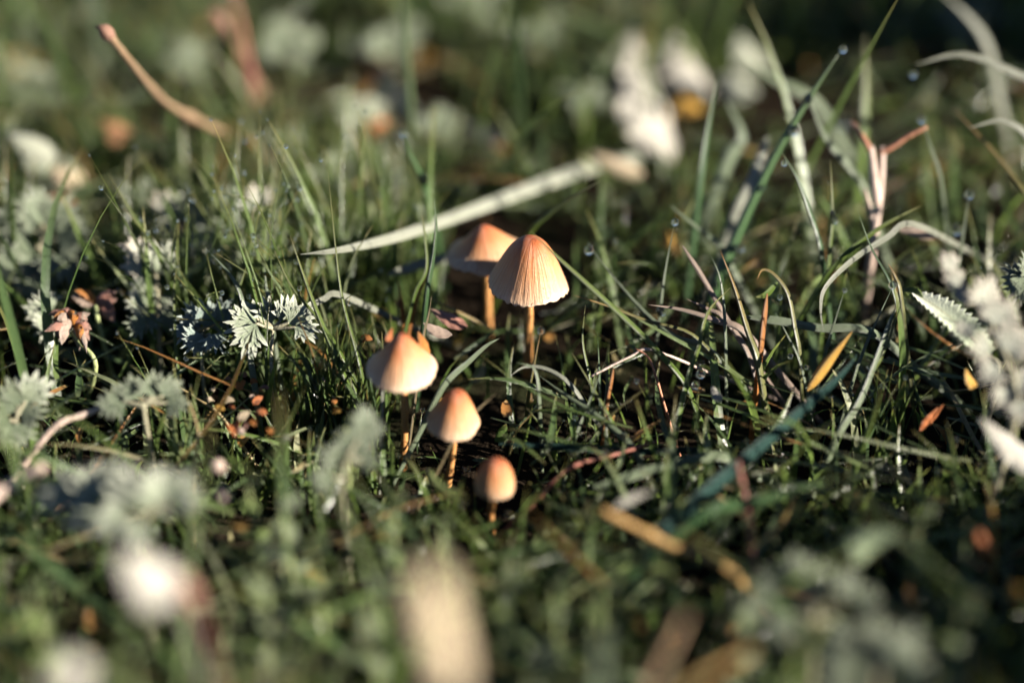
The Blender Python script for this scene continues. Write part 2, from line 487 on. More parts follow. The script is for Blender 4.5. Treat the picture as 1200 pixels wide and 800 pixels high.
# ------------------------------------------------------------------ the mushrooms
PROFILES = {
    'bell': [(0, 1), (.13, .988), (.27, .935), (.42, .825), (.56, .675), (.69, .485), (.81, .29), (.91, .125), (.965, .04), (1, 0)],
    'umbo': [(0, 1), (.13, .98), (.27, .90), (.40, .765), (.52, .61), (.64, .455), (.77, .30), (.89, .14), (.96, .05), (1, 0)],
    'flare': [(0, 1), (.10, .975), (.20, .89), (.32, .765), (.45, .62), (.59, .455), (.73, .30), (.87, .15), (.95, .06), (1, .02)],
    'dome': [(0, 1), (.17, .975), (.33, .89), (.48, .745), (.62, .57), (.76, .38), (.89, .18), (.97, .06), (1, 0)],
    'button': [(0, 1), (.22, .975), (.43, .90), (.62, .775), (.79, .60), (.92, .39), (1.0, .19), (.985, .07), (.95, 0)],
}
CAPS = []
def mushroom(label, base_px, apex_px, w_px, h_px, stem_px, profile, tilt=(0, 0), ruffle=0.0, dy=0.0, teeth=26, seed=1, stem_bend=0.0, notch=0.0, rot=0.0):
    rr = random.Random(seed)
    B = at_z(*base_px, -0.003)
    A = at_y(*apex_px, B.y + dy)
    k = MMPX * depth_of(A)
    Rd, H = w_px * k / 2, h_px * k
    axis = Vector((tilt[0], tilt[1], 1)).normalized()
    C = A - axis * H
    root = empty('mushroom', B)
    tag(root, label, 'mushroom', 'mushrooms growing in the lawn')
    prof = spline([Vector((r, 0, z)) for r, z in PROFILES[profile]], 4)
    SEG = 168
    ph = [rr.uniform(0, 6.28) for _ in range(8)]
    tooth = [rr.uniform(0.25, 1.0) for _ in range(teeth)]
    V, S, U = [], [], []
    rings = len(prof)
    def shape(th, s, r, z):
        rim = max(0, (s - 0.45) / 0.55)
        lob = math.cos(teeth * th + 1.6 * math.sin(3 * th + ph[0]) + 1.1 * math.sin(5 * th + ph[7]))
        ti = tooth[int(teeth * (th % 6.2832) / 6.2832) % teeth]
        edge = max(0, (s - 0.9) / 0.1)
        rad = r * (1 + 0.0045 * rim * lob * ti + 0.030 * math.cos(2 * th + ph[1]) + 0.03 * ruffle * rim * math.cos(3 * th + ph[2]))
        zz = z + ruffle * rim * rim * (0.10 * math.cos(2 * th + ph[3]) + 0.07 * math.cos(3 * th + ph[4]) + 0.03 * math.cos(7 * th + ph[5])) \
            - edge * 0.065 * (0.5 + 0.5 * lob) * ti + 0.012 * math.cos(5 * th + ph[6]) * rim
        if notch:
            d = math.cos(th - notch)
            zz += 0.20 * max(0, d - 0.75) / 0.25 * rim * rim
            rad *= 1 + 0.06 * max(0, d - 0.75) / 0.25 * rim
        return rad, zz, lob * ti
    full = [(p.x, p.z, i / (rings - 1)) for i, p in enumerate(prof)]
    for r, z, s in full:
        for j in range(SEG):
            th = 2 * math.pi * j / SEG
            rad, zz, lob = shape(th, s, r, z)
            V.append(Vector((rad * Rd * math.cos(th), rad * Rd * math.sin(th), zz * H)))
            S.append(s)
            U.append(max(0, -lob) * max(0, (s - 0.30) / 0.7) * (1 - 0.8 * max(0, (s - 0.86) / 0.14)))
    er, ez = full[-1][0], full[-1][1]
    for r, z, s in [(er * 0.975, ez + 0.004, 1.0), (er * 0.94, ez + 0.05, 1.0), (0.6, 0.36, 0.8), (0.3, 0.62, 0.7), (0.08, 0.7, 0.7)]:
        for j in range(SEG):
            th = 2 * math.pi * j / SEG
            rad, zz, lob = shape(th, s, r, z)
            V.append(Vector((rad * Rd * math.cos(th), rad * Rd * math.sin(th), zz * H)))
            S.append(s); U.append(0.4)
    nr = rings + 5
    F = [(i * SEG + j, i * SEG + (j + 1) % SEG, (i + 1) * SEG + (j + 1) % SEG, (i + 1) * SEG + j) for i in range(nr - 1) for j in range(SEG)]
    q = Vector((0, 0, 1)).rotation_difference(axis).to_matrix() @ Matrix.Rotation(rot, 3, 'Z')
    V = [q @ v + C - B for v in V]
    cap = link('cap', mesh('cap', V, [f[::-1] for f in F], {'s': S, 'u': U, 'ca': [math.cos(2 * math.pi * (i % SEG) / SEG) for i in range(len(V))], 'sa': [math.sin(2 * math.pi * (i % SEG) / SEG) for i in range(len(V))]}), 'cap', root)
    # the gills: one pleated sheet hanging under the cap
    GV, GF = [], []
    ng = 44 * 2
    for r, top, low in [(0.95 * er, 0.07, 0.03), (0.75, 0.24, 0.10), (0.5, 0.42, 0.24), (0.25, 0.60, 0.45), (0.1, 0.68, 0.62)]:
        for j in range(ng):
            th = 2 * math.pi * j / ng
            rad, zz, _ = shape(th, 0.95 if r > 0.8 else 0.7, r, top if j % 2 else low)
            GV.append(q @ Vector((rad * Rd * math.cos(th), rad * Rd * math.sin(th), zz * H)) + C - B)
    GF = [(i * ng + j, i * ng + (j + 1) % ng, (i + 1) * ng + (j + 1) % ng, (i + 1) * ng + j) for i in range(4) for j in range(ng)]
    link('gills', mesh('gills', GV, GF, smooth=False), 'gills', root)
    top = C + axis * H * 0.72 - B
    mid1 = top * 0.38 + Vector((stem_bend * k, 0, 0))
    mid2 = top * 0.72 + Vector((stem_bend * 0.6 * k, 0, 0))
    sr = stem_px * k / 2
    d = tube(spline([Vector((0, 0, 0)), mid1, mid2, top], 8), lambda s: sr * (1.22 - 0.30 * min(1, s * 2.5) + 0.06 * math.sin(s * 19)), 14)
    link('stem', mesh('stem', d[0], d[1], d[2]), 'stem', root)
    CAPS.append((C + axis * H * 0.5, Rd))
    return root

mushroom('largest mushroom, sharp bell-shaped cap with scalloped rim on a straight amber stem', (618, 450), (623, 279), 98, 63, 11, 'bell',
         tilt=(0.06, -0.02), ruffle=0.42, teeth=25, seed=3, stem_bend=0.0, rot=0.6)
mushroom('rearmost mushroom, brown-orange cap with wavy rim, behind and left of the largest cap', (571, 398), (566, 264), 92, 42, 10.5, 'flare',
         tilt=(-0.10, 0.02), ruffle=0.8, teeth=24, seed=8, notch=R(160), stem_bend=2)
mushroom('soft orange mushroom with wide pointed cap at far left of the five', (472, 553), (471, 391), 84, 54, 9, 'flare',
         tilt=(0.05, -0.03), ruffle=0.5, teeth=26, seed=5, stem_bend=3)
mushroom('soft orange mushroom with domed cap on a leaning stem, between largest and smallest', (524, 572), (536, 458), 65, 48, 8.5, 'dome',
         tilt=(0.12, -0.02), ruffle=0.45, teeth=24, seed=12, stem_bend=2)
mushroom('smallest mushroom, round pinkish button cap nearest the camera', (575, 626), (582, 538), 47, 44, 8.5, 'button',
         tilt=(0.06, 0.02), ruffle=0.08, teeth=22, seed=15, stem_bend=-2)

# ------------------------------------------------------------------ silvery cut-leaved plants
def fan_mesh(seed, fingers=9, spread=150, broad=0.115, cup=0.25):
    """one deeply cut leaf: finger lobes fanned from a wedge-shaped base; unit length along +Y, face up +Z"""
    rr = random.Random(seed)
    parts = []
    for i in range(fingers):
        f = i / (fingers - 1) * 2 - 1
        an = R(f * spread / 2 + rr.uniform(-4, 4))
        L = (1 - 0.32 * abs(f) ** 1.5) * rr.uniform(0.88, 1.08)
        C = []
        for k in range(7):
            s = k / 6
            aa = an * (0.55 + 0.45 * s)
            x, y = math.sin(aa) * L * s, math.cos(aa) * L * s
            C.append(Vector((x, y, cup * (s ** 1.6) * (0.4 + 0.5 * abs(f)) - 0.20 * s ** 3 + 0.012 * (i % 2))))
        nrm = Vector((0, 0, 1))
        w = broad * rr.uniform(0.95, 1.35)
        d = ribbon(C, w, 'finger', fold=0.35, ref=nrm, thick=0.012, rnd=rr.random())
        # fingers swell towards a blunt tip
        parts.append(d)
        if abs(f) < 0.85:                       # a side lobe on the longer fingers
            for sgn in (-1, 1):
                b = C[3]
                d2 = (C[5] - C[3]).normalized()
                d2 = Matrix.Rotation(sgn * R(38), 3, 'Z') @ d2
                C2 = [b + d2 * (0.30 * L * k / 3) + Vector((0, 0, 0.02 * k)) for k in range(4)]
                parts.append(ribbon(C2, w * 0.75, 'finger', fold=0.3, ref=nrm, thick=0.010, rnd=rr.random()))
    V, F, A = merge(*parts)
    return V, F, A
FANS = {}
def fan(kind, mat):
    key = (kind, mat)
    if key not in FANS:
        kw = {0: dict(fingers=9, spread=165), 1: dict(fingers=7, spread=120, broad=0.13), 2: dict(fingers=11, spread=190, broad=0.10), 3: dict(fingers=5, spread=95, broad=0.16),
              4: dict(fingers=8, spread=140, broad=0.14, cup=0.45)}[kind]
        V, F, A = fan_mesh(40 + kind, **kw)
        me = mesh('leaflet', V, F, A)
        me.materials.append(M[mat])
        FANS[key] = me
    return FANS[key]
def screen_dir(ang, toward=0.0):
    a = R(ang)
    return (RIGHT * math.cos(a) + UPV * math.sin(a) - FWD * toward).normalized()
LIT = []
def silver_plant(label, root_px, leaves, mat='silver', stem=None, stem_w=5, root_mm=None, group='silvery cut-leaved plants', name='silver_leaf_plant', scale=1.0):
    """leaves: (px, py, mm, angle on screen, size px, kind, toward camera, face tilt[, mat])"""
    gp = at_z(*root_px, -0.003) if root_mm is None else at_f(*root_px, root_mm)
    if root_mm is not None:
        gp = Vector((gp.x, gp.y, -0.003))
    root = empty(name, gp)
    tag(root, label, 'plant', group)
    hub = Vector((0, 0, 0.004))
    if stem:
        P = [at_f(x, y, mm) - gp for x, y, mm in stem]
        C = spline([Vector((0, 0, 0))] + P, 6)
        w = stem_w * MMPX * FOCUS / 2
        d = tube(C, lambda s: w * (1.2 - 0.5 * s), 8)
        link('stem', mesh('stem', *d), 'silverstem', root)
    for i, lf in enumerate(leaves):
        px, py, mm, ang, size, kind, tow, face = lf[:8]
        lm = lf[8] if len(lf) > 8 else mat
        b = at_f(px, py, mm, 0.006)
        sz = 0.86 * scale * size * MMPX * depth_of(b)
        y = screen_dir(ang, tow)
        nz = (-FWD * 0.8 + SUN * 0.5 + Vector((0, 0, 0.3))).normalized()
        nz = Matrix.Rotation(R(face + 22 * math.sin(i * 2.3 + px)), 3, y) @ nz
        x = y.cross(nz).normalized()
        nz = x.cross(y).normalized()
        # petiole from the stem or the crown to the leaf
        src = hub
        if stem:
            src = min(C, key=lambda c: (c - (b - gp)).length + max(0, c.z - (b - gp).z) * 0.5)
        e = b - gp
        midp = src.lerp(e, 0.5) + Vector((0, 0, 0.10 * (e - src).length)) if (e - src).length > 0.012 else src.lerp(e, 0.5)
        d = tube(spline([src, midp, e - y * sz * 0.02, e + y * sz * 0.03 - nz * sz * 0.03], 4), lambda s: 0.00042 * (1.3 - 0.7 * s), 6)
        st = link('leaf_stalk', mesh('leaf_stalk', *d), 'silverstem', root)
        lo = link('leaflet', fan(kind, lm), None, st)
        mt = Matrix((x, y, nz)).transposed() @ Matrix.Scale(sz, 3)
        lo.matrix_local = Matrix.Translation(e) @ mt.to_4x4()
        LIT.append((b + y * sz * 0.5, sz * 0.35))
    return root

silver_plant('sharp white-silver cut leaf in front of the green tuft, left of mushrooms', (318, 452), [
    (300, 374, 2, 205, 46, 0, .25, 10), (306, 372, 4, 150, 34, 1, .1, -10), (318, 378, 5, 108, 40, 0, .15, 0), (328, 376, 4, 70, 42, 1, .2, 15),
    (338, 378, 2, 28, 44, 0, .2, 5), (345, 384, 1, -20, 42, 1, .3, 0), (300, 380, 0, 248, 50, 3, .3, 15), (352, 372, 3, 55, 26, 3, .1, 0)],
    stem=[(318, 425, 2), (320, 385, 3)], root_mm=2)
silver_plant('blue-grey rosette of thread-like lobes beside the sharp white-silver leaf', (238, 450), [
    (240, 382, 10, 60, 46, 2, .1, 0), (232, 384, 10, 115, 40, 0, .1, 10), (228, 388, 8, 178, 34, 2, .2, 0), (236, 392, 6, 235, 36, 2, .35, 0),
    (246, 392, 6, 310, 34, 0, .35, 0), (250, 378, 12, 38, 44, 1, .0, 0)],
    mat='silverblue', stem=[(237, 430, 8), (238, 388, 9)], root_mm=8)
silver_plant('upright silver plant with pink-edged top leaves, left of the blue-grey rosette', (184, 418), [
    (166, 300, 24, 150, 34, 3, .1, 20, 'silverpink'), (168, 304, 24, 118, 36, 3, .1, 0, 'silverpink'), (170, 310, 24, 185, 34, 3, .2, 0, 'silverpink'),
    (183, 322, 26, 78, 52, 1, .1, 10), (184, 320, 26, 40, 36, 3, .1, 0), (180, 335, 22, 215, 38, 0, .2, 0), (174, 352, 20, 200, 34, 0, .2, 10), (186, 345, 24, 285, 34, 1, .3, 0),
    (178, 368, 16, 235, 34, 2, .35, 0, 'silvergreen'), (190, 365, 20, 300, 30, 0, .3, 0, 'silvergreen'), (172, 382, 14, 170, 32, 0, .2, 0, 'silvergreen')],
    stem=[(186, 370, 20), (182, 320, 25), (170, 300, 25)], root_mm=18)
silver_plant('blurred white-tipped silver sprig behind the pink-edged one', (222, 330), [
    (200, 250, 52, 125, 36, 3, .1, 0, 'silverpink'), (204, 252, 52, 85, 34, 1, .1, 0), (212, 258, 50, 30, 34, 0, .1, 0), (205, 268, 48, 200, 30, 0, .2, 0), (226, 275, 46, -20, 40, 0, .2, 0),
    (232, 262, 50, 60, 32, 1, .1, 0, 'silvergreen'), (215, 285, 46, 250, 36, 2, .2, 0, 'silvergreen')],
    stem=[(218, 290, 48), (206, 255, 52)], root_mm=48)
silver_plant('silver sprig with white bud-like tip rising beside fine upright grass', (292, 310), [
    (301, 240, 42, 100, 30, 3, .1, 0, 'silverpink'), (304, 240, 42, 60, 28, 3, .1, 0, 'silverpink'), (298, 244, 42, 150, 28, 1, .2, 0, 'silver'), (280, 262, 40, 190, 40, 0, .2, 0, 'silvergreen'),
    (300, 265, 40, 250, 44, 2, .2, 0, 'silvergreen'), (310, 262, 40, 320, 40, 0, .2, 0, 'silvergreen'), (275, 240, 44, 120, 30, 0, .1, 0, 'silvergreen'), (300, 300, 34, 200, 40, 2, .3, 0, 'silver')],
    stem=[(296, 280, 42), (301, 245, 42)], root_mm=42)
silver_plant('bright white feathery leaf, out of focus at the right edge', (1170, 520), [
    (1118, 318, -30, 118, 40, 3, .0, 0), (1128, 335, -32, 140, 42, 3, .0, 0), (1140, 350, -34, 165, 40, 1, .1, 0), (1150, 358, -34, 75, 62, 2, .1, 0), (1165, 380, -36, 60, 60, 2, .1, 0), (1140, 380, -34, 215, 44, 1, .2, 0),
    (1160, 405, -38, 190, 44, 0, .2, 0), (1175, 410, -38, 40, 60, 0, .1, 0), (1170, 430, -40, 220, 46, 0, .2, 0), (1185, 450, -40, 10, 50, 1, .2, 0), (1180, 455, -40, 250, 46, 0, .3, 0), (1195, 470, -42, 280, 44, 0, .3, 0)],
    mat='silverpink', stem=[(1190, 480, -40), (1165, 390, -36), (1120, 320, -31)], root_mm=-40, stem_w=7, scale=0.78)
silver_plant('large pale grey-green feathery leaf, very blurred, lower left', (165, 690), [
    (78, 592, -56, 150, 50, 1, .1, 0), (92, 590, -58, 115, 56, 0, .1, 0), (112, 592, -60, 100, 62, 1, .1, 10), (130, 590, -62, 80, 66, 0, .1, -10), (150, 598, -64, 95, 62, 1, .1, 0),
    (164, 596, -66, 60, 60, 0, .1, 20), (182, 590, -66, 85, 56, 1, .1, 0), (196, 586, -66, 50, 52, 0, .1, 0), (206, 590, -66, 15, 44, 1, .2, 0), (150, 602, -66, 205, 52, 3, .4, 0), (168, 608, -68, 250, 44, 3, .4, 0), (120, 604, -62, 190, 52, 3, .3, 0)],
    stem=[(168, 640, -64), (150, 608, -64), (196, 592, -66)], root_mm=-62)
silver_plant('grey-green leaf rosette cut off by left edge below dark hollow', (20, 540), [
    (18, 480, -20, 150, 44, 0, .1, 0), (22, 475, -20, 95, 46, 1, .1, 0), (30, 470, -20, 50, 50, 1, .1, 0, 'silver'), (24, 485, -20, 10, 40, 0, .2, 0), (12, 492, -22, 220, 46, 0, .3, 0), (20, 496, -22, 280, 40, 0, .3, 0)],
    mat='silvergreen', stem=[(18, 515, -20), (20, 485, -20)], root_mm=-20)
silver_plant('low grey leaf spreading over the dark hollow at left', (175, 505), [
    (150, 472, -22, 170, 40, 0, .1, 0), (165, 466, -22, 130, 38, 1, .1, 0), (178, 464, -22, 85, 36, 0, .1, 0), (190, 464, -22, 50, 36, 1, .1, 0), (195, 472, -22, 0, 34, 0, .2, 0), (140, 470, -22, 200, 36, 1, .2, 0)],
    mat='silvergreen', stem=[(170, 490, -22), (172, 470, -22)], root_mm=-22)
silver_plant('grey-green feathery leaf in front of the leftmost mushroom stem', (405, 590), [
    (402, 545, -42, 95, 48, 2, .1, 0), (410, 530, -42, 70, 50, 0, .1, 0), (420, 515, -42, 60, 46, 2, .1, 0), (428, 500, -42, 100, 40, 0, .1, 0), (432, 505, -42, 20, 30, 1, .1, 0), (398, 540, -42, 150, 44, 0, .2, 0), (392, 560, -44, 190, 44, 1, .2, 0), (424, 540, -44, 0, 30, 0, .2, 0)],
    mat='silvergreen', stem=[(402, 560, -43), (425, 505, -42)], root_mm=-43, scale=0.8, stem_w=3)
silver_plant('broad dull grey-green plant blurred at the left edge', (50, 350), [
    (40, 270, 42, 150, 60, 0, .1, 0), (50, 262, 44, 105, 56, 2, .1, 0), (62, 268, 44, 60, 54, 0, .1, 0), (66, 280, 42, 15, 52, 0, .1, 0), (40, 290, 40, 200, 56, 2, .2, 0), (48, 300, 38, 255, 50, 0, .3, 0), (60, 298, 38, 310, 54, 0, .3, 0),
    (25, 310, 36, 180, 46, 0, .2, 0), (40, 325, 34, 280, 40, 2, .3, 0)],
    mat='silvergreen', stem=[(48, 320, 40), (50, 275, 43)], root_mm=42)
silver_plant('small grey sprig over the pink dried flower head at left', (60, 400), [
    (62, 365, 20, 140, 36, 0, .1, 0), (60, 372, 18, 250, 36, 0, .3, 0), (70, 368, 18, 320, 34, 1, .3, 0), (55, 362, 20, 190, 34, 1, .2, 0)],
    mat='silver', stem=[(60, 385, 18), (62, 368, 19)], root_mm=18)
silver_plant('dim grey leaf cluster in shade at lower right', (960, 770), [
    (900, 716, -80, 160, 46, 3, .1, 0), (915, 700, -80, 120, 50, 1, .1, 0), (938, 682, -80, 100, 44, 3, .1, 0), (950, 690, -82, 60, 46, 1, .1, 0), (985, 700, -84, 75, 44, 3, .2, 0), (1000, 712, -84, 30, 44, 1, .2, 0), (930, 720, -84, 230, 50, 3, .3, 0), (975, 725, -84, 300, 46, 3, .3, 0)],
    mat='silvergreen', stem=[(955, 740, -84), (955, 700, -82)], root_mm=-82)
silver_plant('dim grey leaf rosette at the bottom edge near right corner', (1030, 830), [
    (1015, 775, -100, 150, 64, 0, .1, 0), (1025, 770, -100, 100, 60, 1, .1, 0), (1040, 775, -100, 50, 64, 0, .1, 0), (1045, 785, -100, 0, 60, 1, .2, 0), (1005, 790, -100, 200, 60, 0, .2, 0)],
    mat='silvergreen', stem=[(1028, 810, -100), (1028, 780, -100)], root_mm=-100)
silver_plant('dark feathery leaf tip poking in at the right edge', (1215, 400), [
    (1200, 330, -6, 150, 40, 2, .1, 0), (1204, 335, -6, 190, 36, 2, .1, 0), (1204, 325, -6, 100, 36, 0, .1, 0)],
    mat='silvergreen', stem=[(1212, 370, -6), (1204, 332, -6)], root_mm=-6)
BACK = [((62, 205), 92, 44, 'silver', 'blurred pale plant behind the broad grey-green one, at left edge'),
        ((345, 62), 240, 52, 'silvergreen', 'blurred plant at top edge beside the thick reddish twig'),
        ((420, 140), 130, 44, 'silver', 'blurred pale grey plant behind the fine grass, left of long bleached blade'),
        ((330, 180), 105, 40, 'silver', 'blurred pale plant between twig ends and fine grass'),
        ((455, 60), 230, 50, 'silvergreen', 'blurred dull plant at top, right of the twig-side plant'),
        ((630, 60), 230, 50, 'silvergreen', 'blurred dull green plant at top centre'),
        ((560, 15), 290, 56, 'silver', 'pale smudge of a plant at the very top centre'),
        ((225, 85), 190, 42, 'silvergreen', 'blurred leaves between the two twigs at upper left'),
        ((160, 235), 74, 38, 'silvergreen', 'blurred grey plant behind the leaning pale blade at left'),
        ((30, 100), 180, 50, 'silvergreen', 'blurred olive plant at the left edge under the top corner'),
        ((520, 150), 130, 40, 'silvergreen', 'blurred dull plant above the long bleached blade'),
        ((390, 210), 70, 36, 'silvergreen', 'blurred grey plant right behind the highest fine grass'),
        ((680, 130), 150, 44, 'silvergreen', 'blurred dull plant left of the tall white leaf'),
        ((1130, 30), 150, 46, 'silvergreen', 'blurred dull plant in the top right corner')]
for (px, py), mm, size, mt, lab in BACK:
    rr = random.Random(px)
    lv = []
    for i in range(8):
        a = 20 + 140 * i / 7 + rr.uniform(-12, 12)
        lv.append((px + 0.35 * size * math.cos(R(a)), py - 0.5 * size * rr.random() + 4, mm + rr.uniform(-6, 6), a if i % 3 else a + 180, size * rr.uniform(0.6, 0.95), rr.choice([0, 1, 2]), rr.uniform(0, .4), rr.uniform(-25, 25)))
    silver_plant(lab, (px, py), lv, mat=mt, stem=[(px, py + size * 0.35, mm), (px + 2, py - size * 0.25, mm)], root_mm=mm, scale=0.8)

# serrated leaf in focus at right
root = empty('toothed_leaf_plant', Vector((at_f(1165, 440, -14).x, at_f(1165, 440, -14).y, -0.003)))
tag(root, 'sharp white toothed leaf lying left of the blurred feathery one', 'plant', 'silvery cut-leaved plants')
C = spline([at_f(1158, 416, -14), at_f(1130, 388, -12), at_f(1100, 362, -9), at_f(1068, 342, -6)], 7)
d = tube([p - root.location for p in spline([root.location, at_f(1170, 440, -14), at_f(1158, 416, -14), C[6], C[14], C[-1]], 5)], lambda s: 0.0005 * (1.2 - 0.8 * s), 7)
link('leaf_stalk', mesh('leaf_stalk', *d), 'silverstem', root)
Cf = spline([p - root.location for p in C[::3]], 12)
dd = ribbon(Cf, 0.0078, 'serrate', fold=0.45, ref=-FWD + SUN * 0.5 + Vector((0, 0, 0.3)), thick=0.0002, rnd=0.3)
link('leaf', mesh('leaf', *dd), 'silver', root)
dd = ribbon(spline([p - root.location for p in (C[-4], C[-2], C[-1], at_f(1058, 338, -5))], 5), 0.0030, 'leaf', fold=0.4, ref=-FWD, thick=0.0002)
link('leaf_tip', mesh('leaf_tip', *dd), 'herb', root)
LIT += [(c, 0.004) for c in C[::6]]

# ------------------------------------------------------------------ single blades, stalks and dry leaves that can be picked out
DROPS = []
def blade(name, label, pts, d0, d1, w, mat, prof='blade', fold=0.35, face=0.0, twist=0.0, ground=True, cat='grass blade', rnd=0.5, wob=0.0, group='single grass blades'):
    P = px_path(pts, d0, d1, ground)
    C = spline(P, 5)
    DROPS.extend(C)
    data = ribbon(C, px_w(w, P), prof, fold, R(face), R(twist), rnd=rnd, wob=wob)
    return solo(name, label, cat, data, mat, root=P[0], group=group)
def stalk(name, label, pts, d0, d1, w, mat, ground=True, cat='stalk', taper=0.5, knots=(), group=None, sides=9):
    P = px_path(pts, d0, d1, ground)
    r = px_w(w, P) / 2
    data = tube(spline(P, 6), lambda s: r * (1 - taper * s + 0.07 * math.sin(s * 37) + 0.05 * math.sin(s * 71 + 1)), sides, knots)
    return solo(name, label, cat, data, mat, root=P[0], group=group)
def dry_leaf(name, label, pts, d0, d1, w, mat, prof='leaf', cat='dry leaf', ground=False, fold=0.5, face=None, twist=0, wob=0.08, group=None):
    P = px_path(pts, d0, d1, False)
    if face is None:                   # turned to the side that catches more sun, to brighten the leaf
        tg = (P[-1] - P[0]).normalized()
        sd_ = tg.cross(FWD).normalized()
        face = max((-34, 34), key=lambda f: abs((Matrix.Rotation(R(f), 3, tg) @ sd_).cross(tg).dot(SUN)))
    data = ribbon(spline(P, 6), px_w(w, P) * 1.12, prof, fold, R(face), R(twist), rnd=random.random(), wob=wob, thick=0.0003)
    root = P[0]
    if ground:                         # still on its withered stalk
        g_ = Vector((P[0].x + 0.004, P[0].y + 0.004, -0.003))
        data = merge(data, tube(spline([g_, g_.lerp(P[0], 0.5) + Vector((0.001, 0, 0)), P[0], P[1]], 5), lambda s: 0.00022 * (1.2 - 0.6 * s), 7))
        root = g_
    return solo(name, label, cat, data, mat, root=root, group=group)
G = 'grass_shoot'
blade(G, 'long bleached blade slanting up behind the mushrooms', [(752, 183), (700, 193), (640, 213), (560, 243), (470, 275), (400, 292), (352, 298)], 100, -2, 18, 'bleached', fold=0.25, ground=False, face=25)
blade(G, 'short bleached blade lying below the long one, left of rear cap', [(545, 300), (500, 308), (455, 322)], 42, 26, 13, 'bleached', prof='strip', ground=True)
blade(G, 'bleached scrap of blade pointing left in the fine tuft', [(398, 345), (380, 350), (362, 360)], 8, 4, 8, 'bleached', prof='strip')
blade(G, 'straight green blade crossing right side of the largest cap', [(800, 445), (752, 392), (692, 336), (650, 298), (621, 270)], -2, -12, 7.5, 'green', fold=0.6)
blade(G, 'pale blade with a dew drop at its tip, right of largest cap', [(830, 408), (792, 395), (756, 366), (722, 328), (692, 290)], 4, 14, 7, 'palegreen', fold=0.5)
blade(G, 'thin olive blade running under the dew-tipped one', [(812, 392), (760, 376), (705, 356), (672, 346)], 0, -6, 4, 'olive')
blade(G, 'thin upright blade with a drop on top, centre right', [(776, 345), (781, 310), (790, 264)], 10, 8, 4.5, 'palegreen')
blade(G, 'broad tall dark blade leaning right with drops along its edge', [(840, 335), (868, 268), (905, 190), (948, 116), (987, 58)], 26, 20, 15, 'darkgreen', fold=0.5)
blade(G, 'stout olive blade with orange tip at centre right', [(888, 420), (876, 386), (862, 340), (844, 293)], -2, 0, 9, 'olive', fold=0.6)
blade(G, 'thin pale blade left of the stout olive one', [(850, 385), (845, 330), (832, 297)], 2, 2, 4.5, 'palegreen')
blade(G, 'olive blade arched over like a hook at right', [(937, 412), (932, 385), (924, 345), (908, 322), (894, 316), (887, 328)], 0, -2, 6, 'olive')
blade(G, 'bent green leaf under the hooked olive blade', [(912, 330), (898, 345), (886, 348)], 0, -3, 7, 'green', ground=False, prof='leaf')
blade(G, 'short upright orange dead blade below the hooked one', [(892, 408), (895, 380), (899, 344)], -2, -3, 8, 'orange', prof='strip')
blade(G, 'thin pale blade pointing up left, right of the orange dead one', [(938, 425), (924, 395), (909, 367)], -4, -4, 4, 'palegreen')
blade(G, 'pinkish-white blade lying flat at centre right', [(872, 388), (842, 376), (800, 363), (760, 357)], 2, 2, 9, 'pinkdry', fold=0.5)
blade(G, 'short pink blade above the flat pinkish-white one', [(850, 374), (830, 362), (804, 350)], 4, 4, 7, 'pinkdry')
blade(G, 'grey-white blade lying flat at right behind orange leaf', [(1020, 388), (960, 384), (915, 376), (872, 371)], 4, 4, 11, 'palegreen', prof='strip', fold=0.4, wob=0.1)
blade(G, 'pink dry blade slanting down right under the flat pale one', [(876, 412), (850, 370), (822, 322), (800, 288)], 4, 8, 7, 'pinkdry', prof='strip')
blade(G, 'long green blade leaning right across the flat pale blade', [(795, 495), (808, 440), (820, 405), (830, 366), (856, 337)], -10, -2, 8, 'green', fold=0.6, face=20)
blade(G, 'sharp two-tone blade leaning left in the dark gap', [(724, 505), (700, 462), (670, 413)], -8, -8, 6, 'green', fold=0.7, face=25)
blade(G, 'thin green blade crossing the two-tone one', [(674, 514), (690, 472), (709, 424)], -10, -8, 5, 'palegreen')
blade(G, 'thin upright dark blade right of the large stem', [(692, 445), (683, 400), (686, 357)], 0, 0, 4.5, 'green')
blade(G, 'short dark upright blade beside the pink twig end', [(703, 458), (702, 425), (700, 388)], -2, 0, 4, 'darkgreen')
blade(G, 'small orange dead blade hanging under the pink twig', [(713, 466), (716, 450), (719, 432)], -6, -6, 5, 'orange', prof='strip')
blade(G, 'dull green blade lying from large stem foot down right', [(738, 520), (700, 487), (662, 462), (632, 440)], -14, -6, 9, 'palegreen', fold=0.4)
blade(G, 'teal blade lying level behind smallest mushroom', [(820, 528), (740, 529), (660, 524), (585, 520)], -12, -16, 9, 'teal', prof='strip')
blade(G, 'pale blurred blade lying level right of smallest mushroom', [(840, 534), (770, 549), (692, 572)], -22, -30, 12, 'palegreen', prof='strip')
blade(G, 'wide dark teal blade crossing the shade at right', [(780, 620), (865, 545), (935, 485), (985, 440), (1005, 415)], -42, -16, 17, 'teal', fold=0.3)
blade(G, 'glowing golden blade end lying right of centre', [(946, 458), (960, 440), (978, 415), (999, 388)], -10, -10, 13, 'yellowleaf', fold=0.5, prof='leaf', ground=False)
blade(G, 'green blade reaching up right beneath the pink stalk', [(975, 315), (1020, 275), (1050, 256), (1080, 241)], 10, 14, 7, 'green')
blade(G, 'thin dark blade with two drops, right of pink stalk foot', [(1046, 338), (1022, 292), (1004, 244)], 2, 6, 4, 'darkgreen')
blade(G, 'grey-white blade arched over and bent down sharply at right', [(1070, 262), (1040, 278), (1000, 304), (968, 336), (962, 362), (965, 388)], 14, -4, 7.5, 'bleached', fold=0.4)
blade(G, 'tiny yellow-green blade above the bent pair', [(1056, 345), (1050, 325), (1041, 309)], 0, 0, 6, 'olive')
